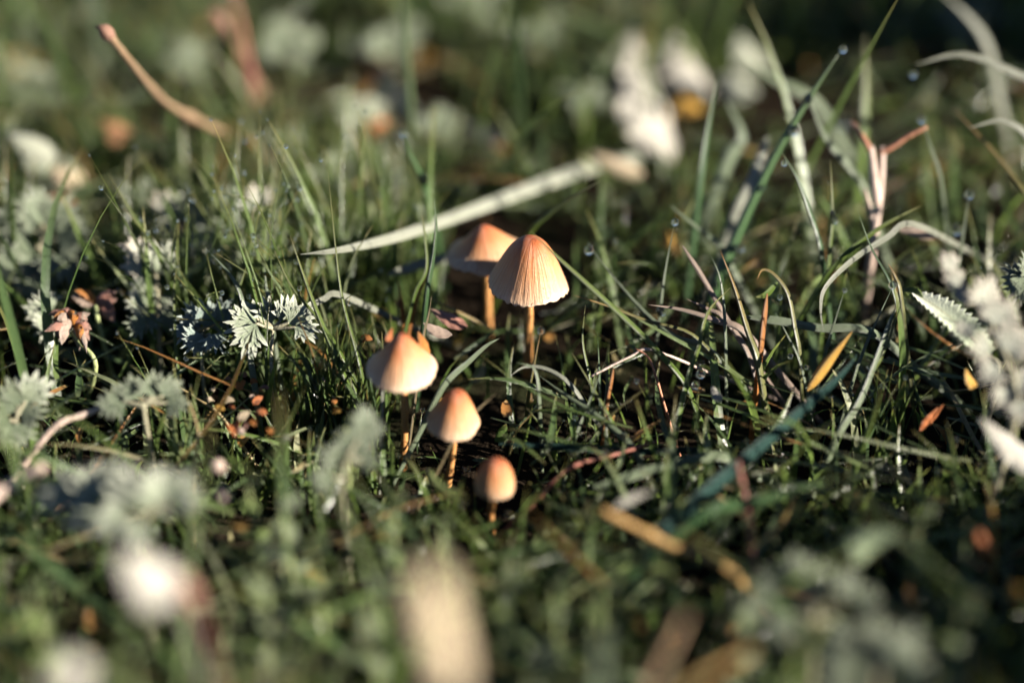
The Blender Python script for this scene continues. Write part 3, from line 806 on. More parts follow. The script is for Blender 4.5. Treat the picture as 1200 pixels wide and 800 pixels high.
blade(G, 'thin grey blade falling left from the drop at right', [(1005, 430), (1022, 388), (1046, 336)], -4, -2, 5, 'palegreen')
blade(G, 'dew-covered dull blade standing in shade at right', [(985, 505), (1010, 465), (1040, 385), (1050, 360)], -12, -6, 10, 'palegreen', fold=0.5)
blade(G, 'green blade beside the dew-covered one', [(1012, 450), (1035, 415), (1058, 350)], -8, -6, 7, 'green', fold=0.5)
blade(G, 'dark curved blade with drop below its tip, upper right', [(962, 290), (948, 245), (934, 208), (916, 178)], 14, 12, 7, 'darkgreen', fold=0.5)
blade(G, 'upright blade with orange dot tip, left of pink stalk', [(972, 300), (976, 250), (973, 187)], 14, 12, 6, 'green')
blade(G, 'pale arching blade entering at the right edge', [(1230, 110), (1195, 88), (1130, 64), (1072, 76)], 40, 34, 12, 'bleached')
blade(G, 'blurred white-green blade at top right corner', [(1160, 60), (1140, 25), (1100, -12)], 90, 80, 12, 'bleached')
blade(G, 'olive blade slanting down to the right edge', [(1215, 250), (1170, 185), (1118, 128)], 26, 36, 9, 'olive', fold=0.5)
blade(G, 'pale blade in a shallow arch above the olive slanting one', [(1215, 175), (1180, 142), (1135, 150)], 30, 24, 10, 'bleached')
blade(G, 'thin leaning blade in the left background', [(265, 262), (240, 215), (213, 168)], 34, 30, 6.5, 'green')
blade(G, 'wider pale blade leaning left behind silver sprig', [(240, 275), (224, 240), (200, 200)], 46, 44, 13, 'palegreen')
blade(G, 'grey-green blade bent at the middle above sharp silver leaf', [(300, 465), (291, 405), (283, 350), (268, 320), (240, 290)], 2, 0, 8, 'palegreen', fold=0.5)
blade(G, 'green blade leaning over the sharp silver leaf', [(405, 445), (388, 405), (370, 362), (354, 318), (340, 276)], -3, 0, 8, 'green', fold=0.6)
blade(G, 'slimmer green blade beside the leaning one', [(402, 420), (376, 378), (342, 336), (321, 293)], -1, 1, 5.5, 'green', fold=0.6)
blade(G, 'tall thin green blade rising from the right side of the tuft', [(420, 420), (404, 362), (396, 315), (384, 200)], 2, 4, 5, 'green')
blade(G, 'short blade rising right of the bent grey-green one', [(276, 350), (283, 330), (290, 307)], 4, 4, 5, 'green')
blade(G, 'short pale blade standing behind the sharp silver leaf', [(315, 352), (312, 335), (310, 310)], 6, 6, 5.5, 'palegreen')
blade(G, 'pale green blade leaning left at far left background', [(182, 292), (152, 246), (127, 203)], 18, 14, 6, 'green')
blade(G, 'upright green blade beside pink-edged silver plant', [(214, 470), (206, 410), (204, 340), (210, 300)], 4, 10, 5.5, 'green')
blade(G, 'dark green blade crossing in front of the long bleached blade', [(500, 345), (507, 305), (511, 268), (509, 232)], 6, 2, 7, 'darkgreen', fold=0.5)
blade(G, 'short fat dark blade tipped with a drop, upper centre', [(505, 245), (492, 205), (480, 180), (472, 156)], 42, 26, 11, 'darkgreen', fold=0.5)
blade(G, 'lit green blade curving up right behind the largest cap', [(622, 272), (640, 254), (668, 233), (703, 212)], 26, 16, 8, 'green', fold=0.5)
blade(G, 'blurred pale blade leaning left in the lower left foreground', [(440, 690), (420, 640), (404, 598), (380, 535)], -78, -76, 9, 'green')
blade(G, 'pale blurred upright blade at bottom centre right', [(702, 850), (704, 790), (706, 715)], -115, -120, 22, 'palegreen')
blade(G, 'wide dim green blade lying in the shade at lower right', [(830, 600), (880, 590), (930, 575), (985, 558)], -50, -42, 14, 'darkgreen')
blade(G, 'curled white blade under the large stem', [(668, 450), (640, 432), (615, 430), (598, 440)], -6, -6, 6, 'bleached', ground=True)
blade(G, 'curled green blade wrapped round the large stem foot', [(632, 470), (630, 445), (624, 430), (606, 425)], -8, -10, 6, 'palegreen')
blade(G, 'pale blade slanting up right from the leftmost cap', [(520, 452), (548, 425), (570, 405), (586, 396)], -8, -2, 8, 'palegreen')
blade(G, 'narrow pale blade rising right beside the domed cap', [(540, 500), (560, 480), (582, 460)], -18, -16, 4, 'straw')
blade(G, 'green blade leaning right between rear cap and tuft', [(486, 345), (500, 315), (497, 270), (494, 250)], 10, 12, 5, 'green')
blade(G, 'orange dead blade bent beside the tuft, above leftmost cap', [(486, 356), (496, 330), (508, 305), (511, 296)], 16, 14, 5, 'orange')
blade(G, 'small upright orange blade left of the bent orange one', [(471, 362), (469, 345), (466, 328)], 18, 18, 6, 'orange', prof='leaf')
blade(G, 'thin straw blade standing over the leftmost cap', [(496, 395), (502, 370), (506, 346)], -4, -2, 4, 'straw')
blade(G, 'bleached thin blade hugging left side of the leftmost cap', [(449, 430), (451, 405), (454, 388)], -16, -16, 4, 'bleached')
blade(G, 'pale blade leaning left, upper right of centre', [(845, 290), (815, 265), (785, 240)], 26, 24, 8, 'palegreen')
blade(G, 'blurred pale blade sloping left at upper right', [(955, 118), (905, 92), (860, 62)], 80, 70, 12, 'palegreen')
blade(G, 'blurred wide green blade falling right below the two-drop broad one', [(1010, 215), (970, 165), (945, 110)], 40, 30, 10, 'palegreen')
blade(G, 'upright blurred green blade at top right of centre', [(1012, 160), (1015, 110), (1014, 40)], 60, 60, 14, 'green')
blade(G, 'green blade leaning right behind the broad tall dark one', [(822, 205), (830, 150), (842, 85)], 34, 34, 10, 'darkgreen')
blade(G, 'broad bleached blurred blade below white leaves, upper right', [(862, 250), (885, 205), (900, 160)], 44, 44, 14, 'bleached', prof='strip')
blade(G, 'wide pale green blade in soft light, upper right', [(855, 185), (870, 160), (850, 115)], 60, 62, 17, 'palegreen', prof='leaf')

# stalks and twigs
stalk('twig', 'bare brown twig with a bud at its tip, upper left', [(275, 162), (235, 143), (192, 118), (152, 72), (128, 42)], 90, 22, 11, 'twig', cat='twig', taper=0.35, knots=(0.55, 0.97))
P = [at_f(130, 44, 22), at_f(120, 34, 20), at_f(112, 32, 20)]
tw = [o for o in COL.objects if o.name == 'twig'][0]
d = tube([p - tw.location for p in spline(P, 5)], lambda s: 0.0013 * (1.0 + 0.5 * math.sin(s * 5)) * (1.15 - s * 0.7), 8)
link('bud', mesh('bud', *d), 'twigred', tw)
stalk('twig', 'thick reddish twig with a swollen joint at upper left', [(330, 140), (312, 122), (298, 98), (282, 66), (262, 30), (248, 14)], 140, 120, 14, 'twigred', cat='twig', taper=0.05, knots=(0.45, 0.9))
stalk('stalk', 'thin brown stalk beside the thick reddish twig', [(294, 92), (288, 60), (280, 20), (272, -10)], 125, 120, 10, 'redstem', taper=0.4)
root = empty('forked_stalk', Vector((at_f(1025, 290, 32).x, at_f(1025, 290, 32).y, -0.003)))
tag(root, 'pale pink forked stalk with orange arms at right', 'stalk')
def sub(name, pts3, w, mat, taper=0.4):
    d = tube([p - root.location for p in spline(pts3, 6)], lambda s: w * MMPX * FOCUS / 2 * (1 - taper * s), 9)
    return link(name, mesh(name, *d), mat, root)
sub('stem', [root.location, at_f(1024, 280, 32), at_f(1031, 225, 32), at_f(1033, 198, 32), at_f(1034, 172, 32)], 11, 'pinkstem', 0.25)
sub('side_stem', [at_f(1028, 240, 31.5), at_f(1024, 205, 31), at_f(1020, 172, 31)], 13, 'pinkstem', 0.3)
sub('side_stem', [at_f(1026, 272, 32), at_f(1020, 245, 30), at_f(1013, 222, 28)], 8, 'pinkstem', 0.6)
sub('branch', [at_f(1030, 180, 32), at_f(1046, 172, 31), at_f(1064, 160, 30), at_f(1086, 149, 29)], 8, 'orangestem', 0.35)
sub('branch', [at_f(1020, 178, 31), at_f(1014, 166, 31), at_f(1006, 152, 33), at_f(998, 143, 36)], 9, 'orangestem', 0.6)
stalk('stalk', 'thin pink broken twig lying in the dark gap', [(764, 410), (738, 418), (692, 441)], -2, -4, 4, 'pinkstem', cat='twig', taper=0.3)
stalk('stalk', 'short rusty twig crossing the thin pink one', [(765, 430), (757, 416), (744, 408)], -3, -3, 4, 'orangestem', cat='twig')
stalk('stalk', 'dull red stem lying low behind pale blurred blade', [(668, 548), (715, 534), (768, 518)], -22, -14, 6, 'redstem', taper=0.3)
stalk('stalk', 'red-brown upright stalk standing in shade right of centre', [(882, 650), (876, 600), (864, 540)], -46, -44, 9, 'redstem', taper=0.3)
stalk('stalk', 'golden dry stalk slanting down right in the foreground', [(850, 664), (790, 640), (742, 616), (704, 597)], -58, -60, 9.5, 'goldstem', taper=0.1, knots=(0.35, 0.7))
stalk('stalk', 'blurred pinkish stick poking in from the left edge', [(-20, 592), (20, 566), (52, 545)], -56, -52, 20, 'pinkstem', cat='stick', taper=0.4)
stalk('stalk', 'white-pink stick lying over the dark hollow at left', [(64, 500), (100, 485), (136, 472)], -22, -20, 9, 'pinkstem', cat='stick', taper=0.3)
stalk('stalk', 'beige stalk lying at the left edge of the leaf scraps', [(258, 486), (236, 470), (210, 454)], -6, -4, 4.5, 'straw', taper=0.3)
stalk('stalk', 'beige folded stalk standing below the leaf scraps', [(228, 540), (232, 505), (221, 470)], -24, -20, 4, 'straw', taper=0.4)
stalk('stalk', 'blurred brown stalk at the bottom edge right of centre', [(752, 830), (772, 785), (802, 722)], -118, -112, 14, 'twig', taper=0.3)
stalk('stalk', 'orange-brown blurred stalk near the bottom edge', [(800, 812), (836, 785), (880, 762)], -114, -112, 10, 'goldstem', taper=0.3)

# dry leaves
DL = 'dry_leaf'
dry_leaf(DL, 'tall white bleached leaf hanging, brightest blur at upper right of centre', [(774, 188), (768, 150), (756, 100), (742, 36)], 110, 140, 66, 'white', fold=0.35, wob=0.1)
dry_leaf(DL, 'second white leaf pressed against the tall bleached one', [(752, 120), (745, 85), (738, 40)], 130, 145, 44, 'white', fold=0.3, wob=0.1)
dry_leaf(DL, 'white leaf leaning beside the tall bleached one', [(824, 112), (808, 78), (790, 40)], 130, 150, 54, 'white', wob=0.1)
dry_leaf(DL, 'pale blob of a leaf at the top edge above the tall bleached one', [(745, 40), (748, 15), (750, -20)], 190, 200, 44, 'white', prof='ovate')
dry_leaf(DL, 'round pale leaf low in the blur, right of the white pair', [(885, 112), (862, 95), (842, 88)], 120, 126, 40, 'bleached', prof='ovate')
dry_leaf(DL, 'small pale leaf above the round one', [(895, 82), (880, 62), (866, 40)], 140, 146, 40, 'bleached', prof='ovate')
dry_leaf(DL, 'yellowish bleached leaf at the end of the long blade', [(755, 205), (725, 190), (690, 175)], 84, 88, 24, 'cream')
dry_leaf(DL, 'amber dead leaf under the white pair', [(820, 130), (808, 120), (798, 112)], 116, 120, 22, 'yellowleaf', prof='ovate')
dry_leaf(DL, 'round pale leaf in blur above the long bleached blade', [(578, 182), (562, 165), (545, 145)], 130, 134, 34, 'white', prof='ovate')
dry_leaf(DL, 'pale strip of leaf in blur right of the twigs', [(485, 150), (462, 120), (435, 92)], 140, 150, 30, 'bleached', prof='strip')
dry_leaf(DL, 'pale leaf lying in blur between the twigs', [(235, 55), (200, 44), (160, 46)], 190, 190, 30, 'bleached')
dry_leaf(DL, 'white curled leaf at far left background', [(66, 188), (42, 170), (8, 152)], 75, 75, 30, 'bleached')
dry_leaf(DL, 'tan leaf in blur at far left', [(92, 218), (78, 205), (60, 198)], 76, 78, 36, 'cream', prof='ovate')
dry_leaf(DL, 'orange leaf in blur at far left under the tan one', [(88, 246), (72, 236), (56, 230)], 62, 62, 26, 'rustleaf', prof='ovate')
dry_leaf(DL, 'rust leaf blurred beside bare twig foot', [(150, 160), (135, 150), (120, 140)], 96, 98, 30, 'brownleaf', prof='ovate')
dry_leaf(DL, 'brown-yellow leaf in blur near top left corner', [(45, 76), (25, 66), (5, 62)], 170, 170, 36, 'yellowleaf', prof='ovate')
dry_leaf(DL, 'rust leaf in blur at top, right of pale plants', [(448, 78), (430, 70), (415, 64)], 190, 190, 30, 'rustleaf', prof='ovate')
dry_leaf(DL, 'amber leaf in blur at top left of centre', [(500, 80), (485, 70), (472, 62)], 190, 190, 28, 'yellowleaf', prof='ovate')
dry_leaf(DL, 'rust leaf in blur above the fat dark blade', [(455, 152), (442, 144), (430, 140)], 118, 118, 26, 'rustleaf', prof='ovate')
dry_leaf(DL, 'amber leaf behind the blade right of largest cap', [(792, 290), (782, 276), (772, 262)], 56, 56, 16, 'yellowleaf', prof='ovate')
dry_leaf(DL, 'big cream leaf standing blurred at the bottom edge', [(536, 815), (530, 770), (516, 715), (506, 668)], -156, -170, 50, 'cream', prof='strip', fold=0.5, ground=True)
dry_leaf(DL, 'white leaf blurred in the lower left foreground', [(206, 700), (185, 682), (140, 648)], -118, -122, 62, 'white', prof='ovate', ground=True)
dry_leaf(DL, 'salmon leaf edge beside the white foreground leaf', [(232, 712), (224, 695), (210, 668)], -112, -116, 20, 'pinkleaf', prof='ovate', ground=True)
dry_leaf(DL, 'white leaf blurred at the bottom left edge', [(100, 812), (88, 795), (74, 768)], -140, -144, 48, 'white', prof='ovate', ground=True)
dry_leaf(DL, 'white pointed leaf, blurred at the right edge', [(1225, 545), (1195, 528), (1150, 490)], -42, -44, 34, 'white', prof='leaf')
dry_leaf(DL, 'small grey oval leaf in shade at lower right', [(1004, 660), (1022, 640), (1058, 625)], -74, -76, 36, 'palegreen', prof='ovate')
dry_leaf(DL, 'orange leaf glowing near right edge, low', [(1162, 648), (1155, 635), (1148, 622)], -68, -70, 18, 'rustleaf', prof='ovate')
dry_leaf(DL, 'amber leaf at the right edge, lower', [(1203, 705), (1196, 695), (1190, 682)], -78, -80, 16, 'yellowleaf', prof='ovate')
dry_leaf(DL, 'yellow scrap under the blurred feathery leaf', [(1145, 452), (1138, 445), (1132, 432)], -18, -18, 14, 'yellowleaf', prof='ovate')
dry_leaf(DL, 'brown dead blade end hanging in the shade at right', [(1078, 505), (1092, 492), (1106, 474)], -14, -14, 12, 'rustleaf')
dry_leaf(DL, 'pink-beige leaf lying level behind the feathery leaf at right', [(1105, 275), (1080, 270), (1050, 268)], 24, 24, 16, 'pinkdry')
dry_leaf(DL, 'white scrap lying in front, right of smallest mushroom', [(720, 596), (742, 586), (766, 575)], -52, -50, 12, 'white')
dry_leaf(DL, 'tiny white scrap in the dark gap right of centre', [(846, 470), (840, 460), (834, 452)], -12, -12, 13, 'white', prof='ovate')
dry_leaf(DL, 'pinkish leaf scrap in litter between tuft and rear stem', [(548, 382), (528, 372), (505, 362)], 10, 10, 18, 'pinkleaf', prof='leaf')
dry_leaf(DL, 'pale curled leaf lying in litter left of rear stem', [(530, 392), (512, 386), (496, 378)], 2, 2, 14, 'pinkdry')
dry_leaf(DL, 'orange leaf scrap peeping over the leftmost cap', [(500, 418), (497, 402), (490, 388)], -14, -12, 14, 'orange', prof='ovate')
dry_leaf(DL, 'dark red scrap standing over left of the leftmost cap', [(459, 410), (457, 398), (460, 384)], -16, -16, 10, 'rustleaf', prof='ovate')
dry_leaf(DL, 'pale pink leaf scrap behind tip of the leftmost cap', [(482, 412), (478, 402), (472, 394)], -15, -14, 16, 'pinkdry', prof='ovate')
dry_leaf(DL, 'olive curled leaf left of the domed cap', [(505, 482), (513, 474), (522, 466)], 2, 2, 12, 'yellowleaf')
# round blurred seeds/leaf buds lower left
for i, (x, y, mm, s, lab) in enumerate([(256, 546, -40, 17, 'pale round seed lying above blurred feathery leaf, lower left'), (262, 580, -52, 15, 'second pale seed under the first, lower left'),
                                        (282, 505, -20, 9, 'small pale seed among the leaf scraps')]):
    c = at_f(x, y, mm)
    r = s * MMPX * depth_of(c) / 2
    d = tube([Vector((0, 0, -r * 1.15 + 2.3 * r * k / 8)) + Vector((0.15 * r * math.sin(k), 0, 0)) for k in range(9)], lambda s: r * max(0.06, math.sin(math.pi * (0.03 + 0.94 * s)) ** 0.65), 12)
    o = link('seed', mesh('seed', *d), 'pinkstem')
    o.location = c
    o.rotation_euler = (0.5 + i, 0.3, i)
    tag(o, lab, 'seed')

# pink dried flower head at left
root = empty('dried_flower', Vector((at_f(86, 410, 8).x, at_f(86, 410, 8).y, -0.003)))
tag(root, 'pink dried clover-like flower head in front of dark hollow, left', 'flower')
d = tube([p - root.location for p in spline([root.location, at_f(112, 428, 6), at_f(96, 404, 7), at_f(84, 388, 8)], 6)], 0.0006, 7)
link('stem', mesh('stem', *d), 'greenstem', root)
rr = random.Random(4)
hub = at_f(86, 384, 8)
for i in range(22):
    a = rr.uniform(120, 330) if i < 15 else rr.uniform(-40, 120)
    L = rr.uniform(20, 38) * MMPX * FOCUS
    y = screen_dir(a, rr.uniform(-0.2, 0.9))
    P = [hub, hub + y * L * 0.5 + Vector((0, 0, 0.001)), hub + y * L + Vector((0, 0, -0.0012))]
    dd = ribbon([p - root.location for p in spline(P, 4)], 0.0028, 'leaf', fold=0.6, face=rr.uniform(-0.6, 0.6), rnd=rr.random(), wob=0.15)
    link('petal', mesh('petal', *dd), rr.choice(['pinkleaf', 'pinkleaf', 'pinkdry', 'orange']), root)
root = empty('dried_flower', Vector((at_f(125, 395, 18).x, at_f(125, 395, 18).y, -0.003)))
tag(root, 'purplish dried petals with an orange leaf, above right of pink flower', 'flower')
hub = at_f(112, 358, 18)
d = tube([p - root.location for p in spline([root.location, at_f(116, 380, 18), hub], 6)], 0.0006, 7)
link('stem', mesh('stem', *d), 'greenstem', root)
for i in range(10):
    y = screen_dir(rr.uniform(-70, 40) if i < 7 else rr.uniform(90, 170), rr.uniform(0, 0.6))
    L = rr.uniform(22, 36) * MMPX * FOCUS
    P = [hub, hub + y * L * 0.5, hub + y * L + Vector((0, 0, -0.001))]
    dd = ribbon([p - root.location for p in spline(P, 4)], 0.0030, 'leaf', fold=0.6, face=rr.uniform(-0.6, 0.6), rnd=rr.random(), wob=0.1)
    link('petal', mesh('petal', *dd), 'orange' if i > 7 else rr.choice(['pinkleaf', 'pinkdry']), root)

# ------------------------------------------------------------------ small round-leaved herbs of the foreground
HERB = {}
def herb_mesh(k, mat):
    if (k, mat) not in HERB:
        rr = random.Random(k)
        C = [Vector((0.05 * math.sin(3 * s + k), s, 0.22 * math.sin(s * 2.6) * (1 if k % 2 else 0.5))) for s in np.linspace(0, 1, 9)]
        d = ribbon(C, 0.62, 'ovate', fold=0.35, ref=Vector((0, 0, 1)), thick=0.02, rnd=0.4, wob=0.06)
        me = mesh('leaf', *d)
        me.materials.append(M[mat])
        HERB[(k, mat)] = me
    return HERB[(k, mat)]
def herb(label, px, mm, size, n, mat='herb', seed=0, height=40):
    rr = random.Random(seed)
    b = at_f(*px, mm)
    gp = Vector((b.x, b.y, -0.003))
    root = empty('small_herb', gp)
    tag(root, label, 'plant', 'low round-leaved herbs in the foreground')
    k = MMPX * depth_of(b)
    top = Vector((rr.uniform(-6, 6) * k, rr.uniform(-4, 4) * k, b.z + 0.003 + 4 * k))
    C = spline([Vector((0, 0, 0)), top * 0.5 + Vector((3 * k, 0, 0)), top], 6)
    d = tube(C, lambda s: 2.2 * k * (1.1 - 0.5 * s), 7)
    link('stem', mesh('stem', *d), 'greenstem', root)
    for i in range(n):
        s = 0.25 + 0.75 * i / (n - 1)
        p = C[min(len(C) - 1, int(s * (len(C) - 1)))]
        az = i * 2.4 + rr.uniform(-0.4, 0.4)
        el = rr.uniform(0.05, 0.75)
        y = Vector((math.cos(az) * math.cos(el), math.sin(az) * math.cos(el), math.sin(el)))
        nz = (Vector((0, 0, 1)) + SUN * 0.4 - FWD * 0.3).normalized()
        x = y.cross(nz).normalized()
        nz = x.cross(y)
        lo = link('leaf', herb_mesh(rr.randint(0, 3), mat if rr.random() < 0.8 else 'herbpale'), None, root)
        sz = size * k * rr.uniform(0.75, 1.2)
        lo.matrix_local = Matrix.Translation(p) @ (Matrix((x, y, nz)).transposed() @ Matrix.Scale(sz, 3)).to_4x4()
    return root
HERBS = [((335, 600), -62, 34, 'herbpale', 'pale round-leaved herb below the leaf scraps, lower left'),
         ((290, 570), -52, 30, 'herb', 'small green herb between pale seeds and round-leaved herb'),
         ((370, 650), -78, 36, 'herb', 'blurred herb right of the white foreground leaf'),
         ((300, 660), -82, 40, 'herbpale', 'pale blurred herb behind the white foreground leaf'),
         ((455, 600), -56, 30, 'herb', 'green herb below the leftmost mushroom'),
         ((430, 700), -92, 40, 'herbpale', 'pale herb left of the big cream leaf'),
         ((590, 690), -84, 34, 'herb', 'green herb right of the big cream leaf'),
         ((520, 620), -62, 28, 'herb', 'green herb between leftmost stem and smallest mushroom'),
         ((655, 690), -84, 30, 'herb', 'green herb in front of the golden stalk'),
         ((340, 770), -118, 46, 'herb', 'dull green herb at the bottom edge, left of cream leaf'),
         ((250, 780), -120, 46, 'herb', 'dull green herb at the bottom edge under the white leaf'),
         ((620, 780), -112, 44, 'herbpale', 'pale herb at the bottom edge right of cream leaf'),
         ((150, 770), -120, 44, 'herb', 'dull green herb beside white leaf at bottom left'),
         ((40, 700), -90, 40, 'herb', 'dark herb at lower left edge'),
         ((880, 700), -88, 40, 'herbpale', 'dim herb left of the grey shaded cluster'),
         ((1120, 720), -92, 40, 'herb', 'dim herb between shaded grey cluster and amber leaf'),
         ((700, 690), -86, 34, 'herb', 'dim herb under the golden dry stalk'),
         ((1080, 610), -64, 32, 'herb', 'dark herb above the small grey oval leaf'),
         ((930, 770), -112, 44, 'herbpale', 'pale-leaved herb at the bottom edge in shade'),
         ((400, 500), -34, 26, 'herb', 'small herb at foot of the fine tuft')]
for i, (px, mm, size, mt, lab) in enumerate(HERBS):
    herb(lab, px, mm, size * 0.8, 9, mt, seed=100 + i)

# ------------------------------------------------------------------ leaf scraps in the litter at left
rr = random.Random(21)
SC = [(283, 452, 13, 'orange', 'orange scrap at the top of the litter patch below the silver rosette'), (250, 458, 10, 'cream', 'cream scrap at upper left of the litter patch'),
      (268, 470, 12, 'cream', 'cream scrap in the left half of the litter patch'), (296, 466, 9, 'pinkdry', 'beige scrap just right of the orange top scrap'), (272, 478, 10, 'rustleaf', 'small rusty scrap left of the largest cream scrap'),
      (287, 488, 14, 'cream', 'largest cream scrap in the middle of the litter patch'), (303, 470, 12, 'rustleaf', 'rusty red scrap at upper right of the litter patch'), (305, 485, 13, 'rustleaf', 'rusty red scrap right of the largest cream scrap'),
      (275, 505, 17, 'rustleaf', 'largest rusty scrap at the bottom of the litter patch'), (288, 500, 9, 'pinkleaf', 'pink scrap touching the largest rusty one'), (297, 496, 10, 'orange', 'orange scrap under the largest cream scrap'),
      (316, 505, 9, 'orange', 'orange scrap at lower right corner of the litter patch'), (258, 480, 9, 'yellowleaf', 'yellow scrap beside the lying beige stalk'), (284, 440, 9, 'brownleaf', 'brown scrap above the orange top scrap'),
      (310, 455, 9, 'pinkleaf', 'pink scrap right of the brown one, under the silver leaf'), (268, 445, 8, 'brownleaf', 'brown scrap left of the orange top scrap'), (336, 515, 9, 'white', 'lone white scrap right of the litter patch'),
      (246, 470, 9, 'cream', 'leftmost cream scrap, touching the beige stalk'), (298, 448, 8, 'orange', 'tiny orange scrap near top of the litter patch'), (376, 430, 10, 'orange', 'orange scrap standing highest at the foot of the fine tuft'),
      (380, 445, 8, 'cream', 'cream scrap at the foot of the fine tuft'), (392, 470, 9, 'orange', 'orange scrap low at the foot of the fine tuft'), (395, 483, 10, 'yellowleaf', 'yellow scrap lowest at the foot of the fine tuft'),
      (430, 398, 12, 'orange', 'orange scrap left of the leftmost cap, among blades')]
for i, (x, y, s, mt, lab) in enumerate(SC):
    c = at_f(x, y, min(-2, -4 - (y - 450) * 0.35) if y > 435 else -2)
    k = MMPX * depth_of(c)
    a = rr.uniform(0, 6.28)
    dirv = Vector((math.cos(a), math.sin(a), rr.uniform(-0.2, 0.5))).normalized()
    P = [c - dirv * s * k * 0.6, c + Vector((0, 0, s * k * 0.2)), c + dirv * s * k * 0.6]
    d = ribbon(spline(P, 4), s * k * rr.uniform(0.6, 0.9), 'ovate', fold=rr.uniform(0.2, 0.8), ref=(Vector((0, 0, 1)) - FWD).normalized(), rnd=rr.random(), wob=0.18, thick=0.0003)
    solo('leaf_scrap', lab, 'leaf scrap', d, mt, root=c, group='dead leaf scraps in the litter')

# ------------------------------------------------------------------ grass tufts, blade by blade
def tuft(label, px, mm, n, spread_px, h_px, seed, lean=0.0, wmin=3.0, wmax=5.5, mats=('grass',)):
    rr = random.Random(seed)
    b = at_f(*px, mm)
    gp = Vector((b.x, b.y, -0.003))
    root = empty('grass_tuft', gp)
    tag(root, label, 'grass tuft', 'tufts of fine grass')
    k = MMPX * depth_of(b)
    for i in range(n):
        ox, oy = rr.gauss(0, spread_px * 0.4) * k, rr.gauss(0, spread_px * 0.3) * k
        h = h_px * k * rr.uniform(0.45, 1.05)
        az = rr.uniform(0, 6.28)
        bend = abs(rr.gauss(0.22, 0.16)) * h
        dx, dyv = math.cos(az) * bend + lean * h, math.sin(az) * bend
        P = [Vector((ox, oy, 0)), Vector((ox + dx * 0.12, oy + dyv * 0.12, h * 0.36)), Vector((ox + dx * 0.45, oy + dyv * 0.45, h * 0.72)), Vector((ox + dx, oy + dyv, h * rr.uniform(0.92, 1.0)))]
        d = ribbon(spline(P, 3), rr.uniform(wmin, wmax) * k, 'blade', fold=0.5, face=rr.uniform(-1.2, 1.2), rnd=rr.choice([rr.uniform(0.25, 0.78)] * 9 + [rr.uniform(0.8, 1.0)]))
        link('grass_blade', mesh('grass_blade', *d), 'grass', root)
TUFTS = [('dense fine green tuft right of the sharp silver leaf', (392, 440), -2, 34, 34, 175, 1), ('green tuft round the foot of the sharp silver leaf', (340, 455), -2, 22, 38, 120, 2),
         ('fine green tuft behind sharp silver leaf, reaching highest', (360, 380), 18, 34, 44, 200, 3), ('fine green tuft left of the leftmost cap', (430, 455), -6, 26, 26, 165, 4),
         ('thin green tuft between the silver sprigs', (330, 340), 36, 24, 50, 150, 5), ('short fine tuft under long bleached blade', (455, 385), 8, 26, 36, 120, 6),
         ('sparse tuft beside the upright pink-edged silver plant', (210, 480), -4, 12, 26, 150, 7), ('sparse tuft of thin blades behind flat pale blades, right', (945, 330), 14, 16, 40, 130, 8),
         ('sparse dewy tuft in the shade right of orange blade', (1040, 450), -8, 16, 46, 130, 9), ('thin tuft at far left background', (110, 300), 40, 18, 40, 150, 10)]
for lab, px, mm, n, sp, h, sd_ in TUFTS:
    tuft(lab, px, mm, n, sp, h, sd_)

# ------------------------------------------------------------------ dew drops
def dew(label, px, py, mm, size, sink=0.0):
    q = project(np.array(DROPS))
    dist = np.hypot(q[0] - px, q[1] - py)
    near = int(dist.argmin())
    if dist[near] < 16:                # it hangs on the nearest blade
        mm = (q[2][near] - FOCUS) * 1000 - 0.4
    else:
        g_ = random.Random(px)
        side = g_.choice((-1, 1)) * g_.uniform(10, 26)
        blade(G, 'thin blade under the ' + label.split(',')[0].replace('dew drop', 'drop'), [(px + side, py + 70), (px + side * 0.5, py + 34), (px, py - 1)], mm + 6, mm, 4.5, g_.choice(['green', 'palegreen', 'olive']))
    c = at_f(px, py, mm)
    r = size * MMPX * depth_of(c) / 2
    V, F = [], []
    n, mseg = 12, 16
    for i in range(n + 1):
        ph = math.pi * i / n
        for j in range(mseg):
            th = 2 * math.pi * j / mseg
            zz = math.cos(ph)
            q = 1 - 0.10 * max(0, zz)
            V.append(Vector((math.sin(ph) * math.cos(th) * q, math.sin(ph) * math.sin(th) * q, zz * 1.06)) * r)
    F = [(i * mseg + j, (i + 1) * mseg + j, (i + 1) * mseg + (j + 1) % mseg, i * mseg + (j + 1) % mseg) for i in range(n) for j in range(mseg)]
    o = link('dew_drop', mesh('dew_drop', V, F), 'dew')
    o.location = c
    tag(o, label, 'dew drop', 'dew drops on the grass')
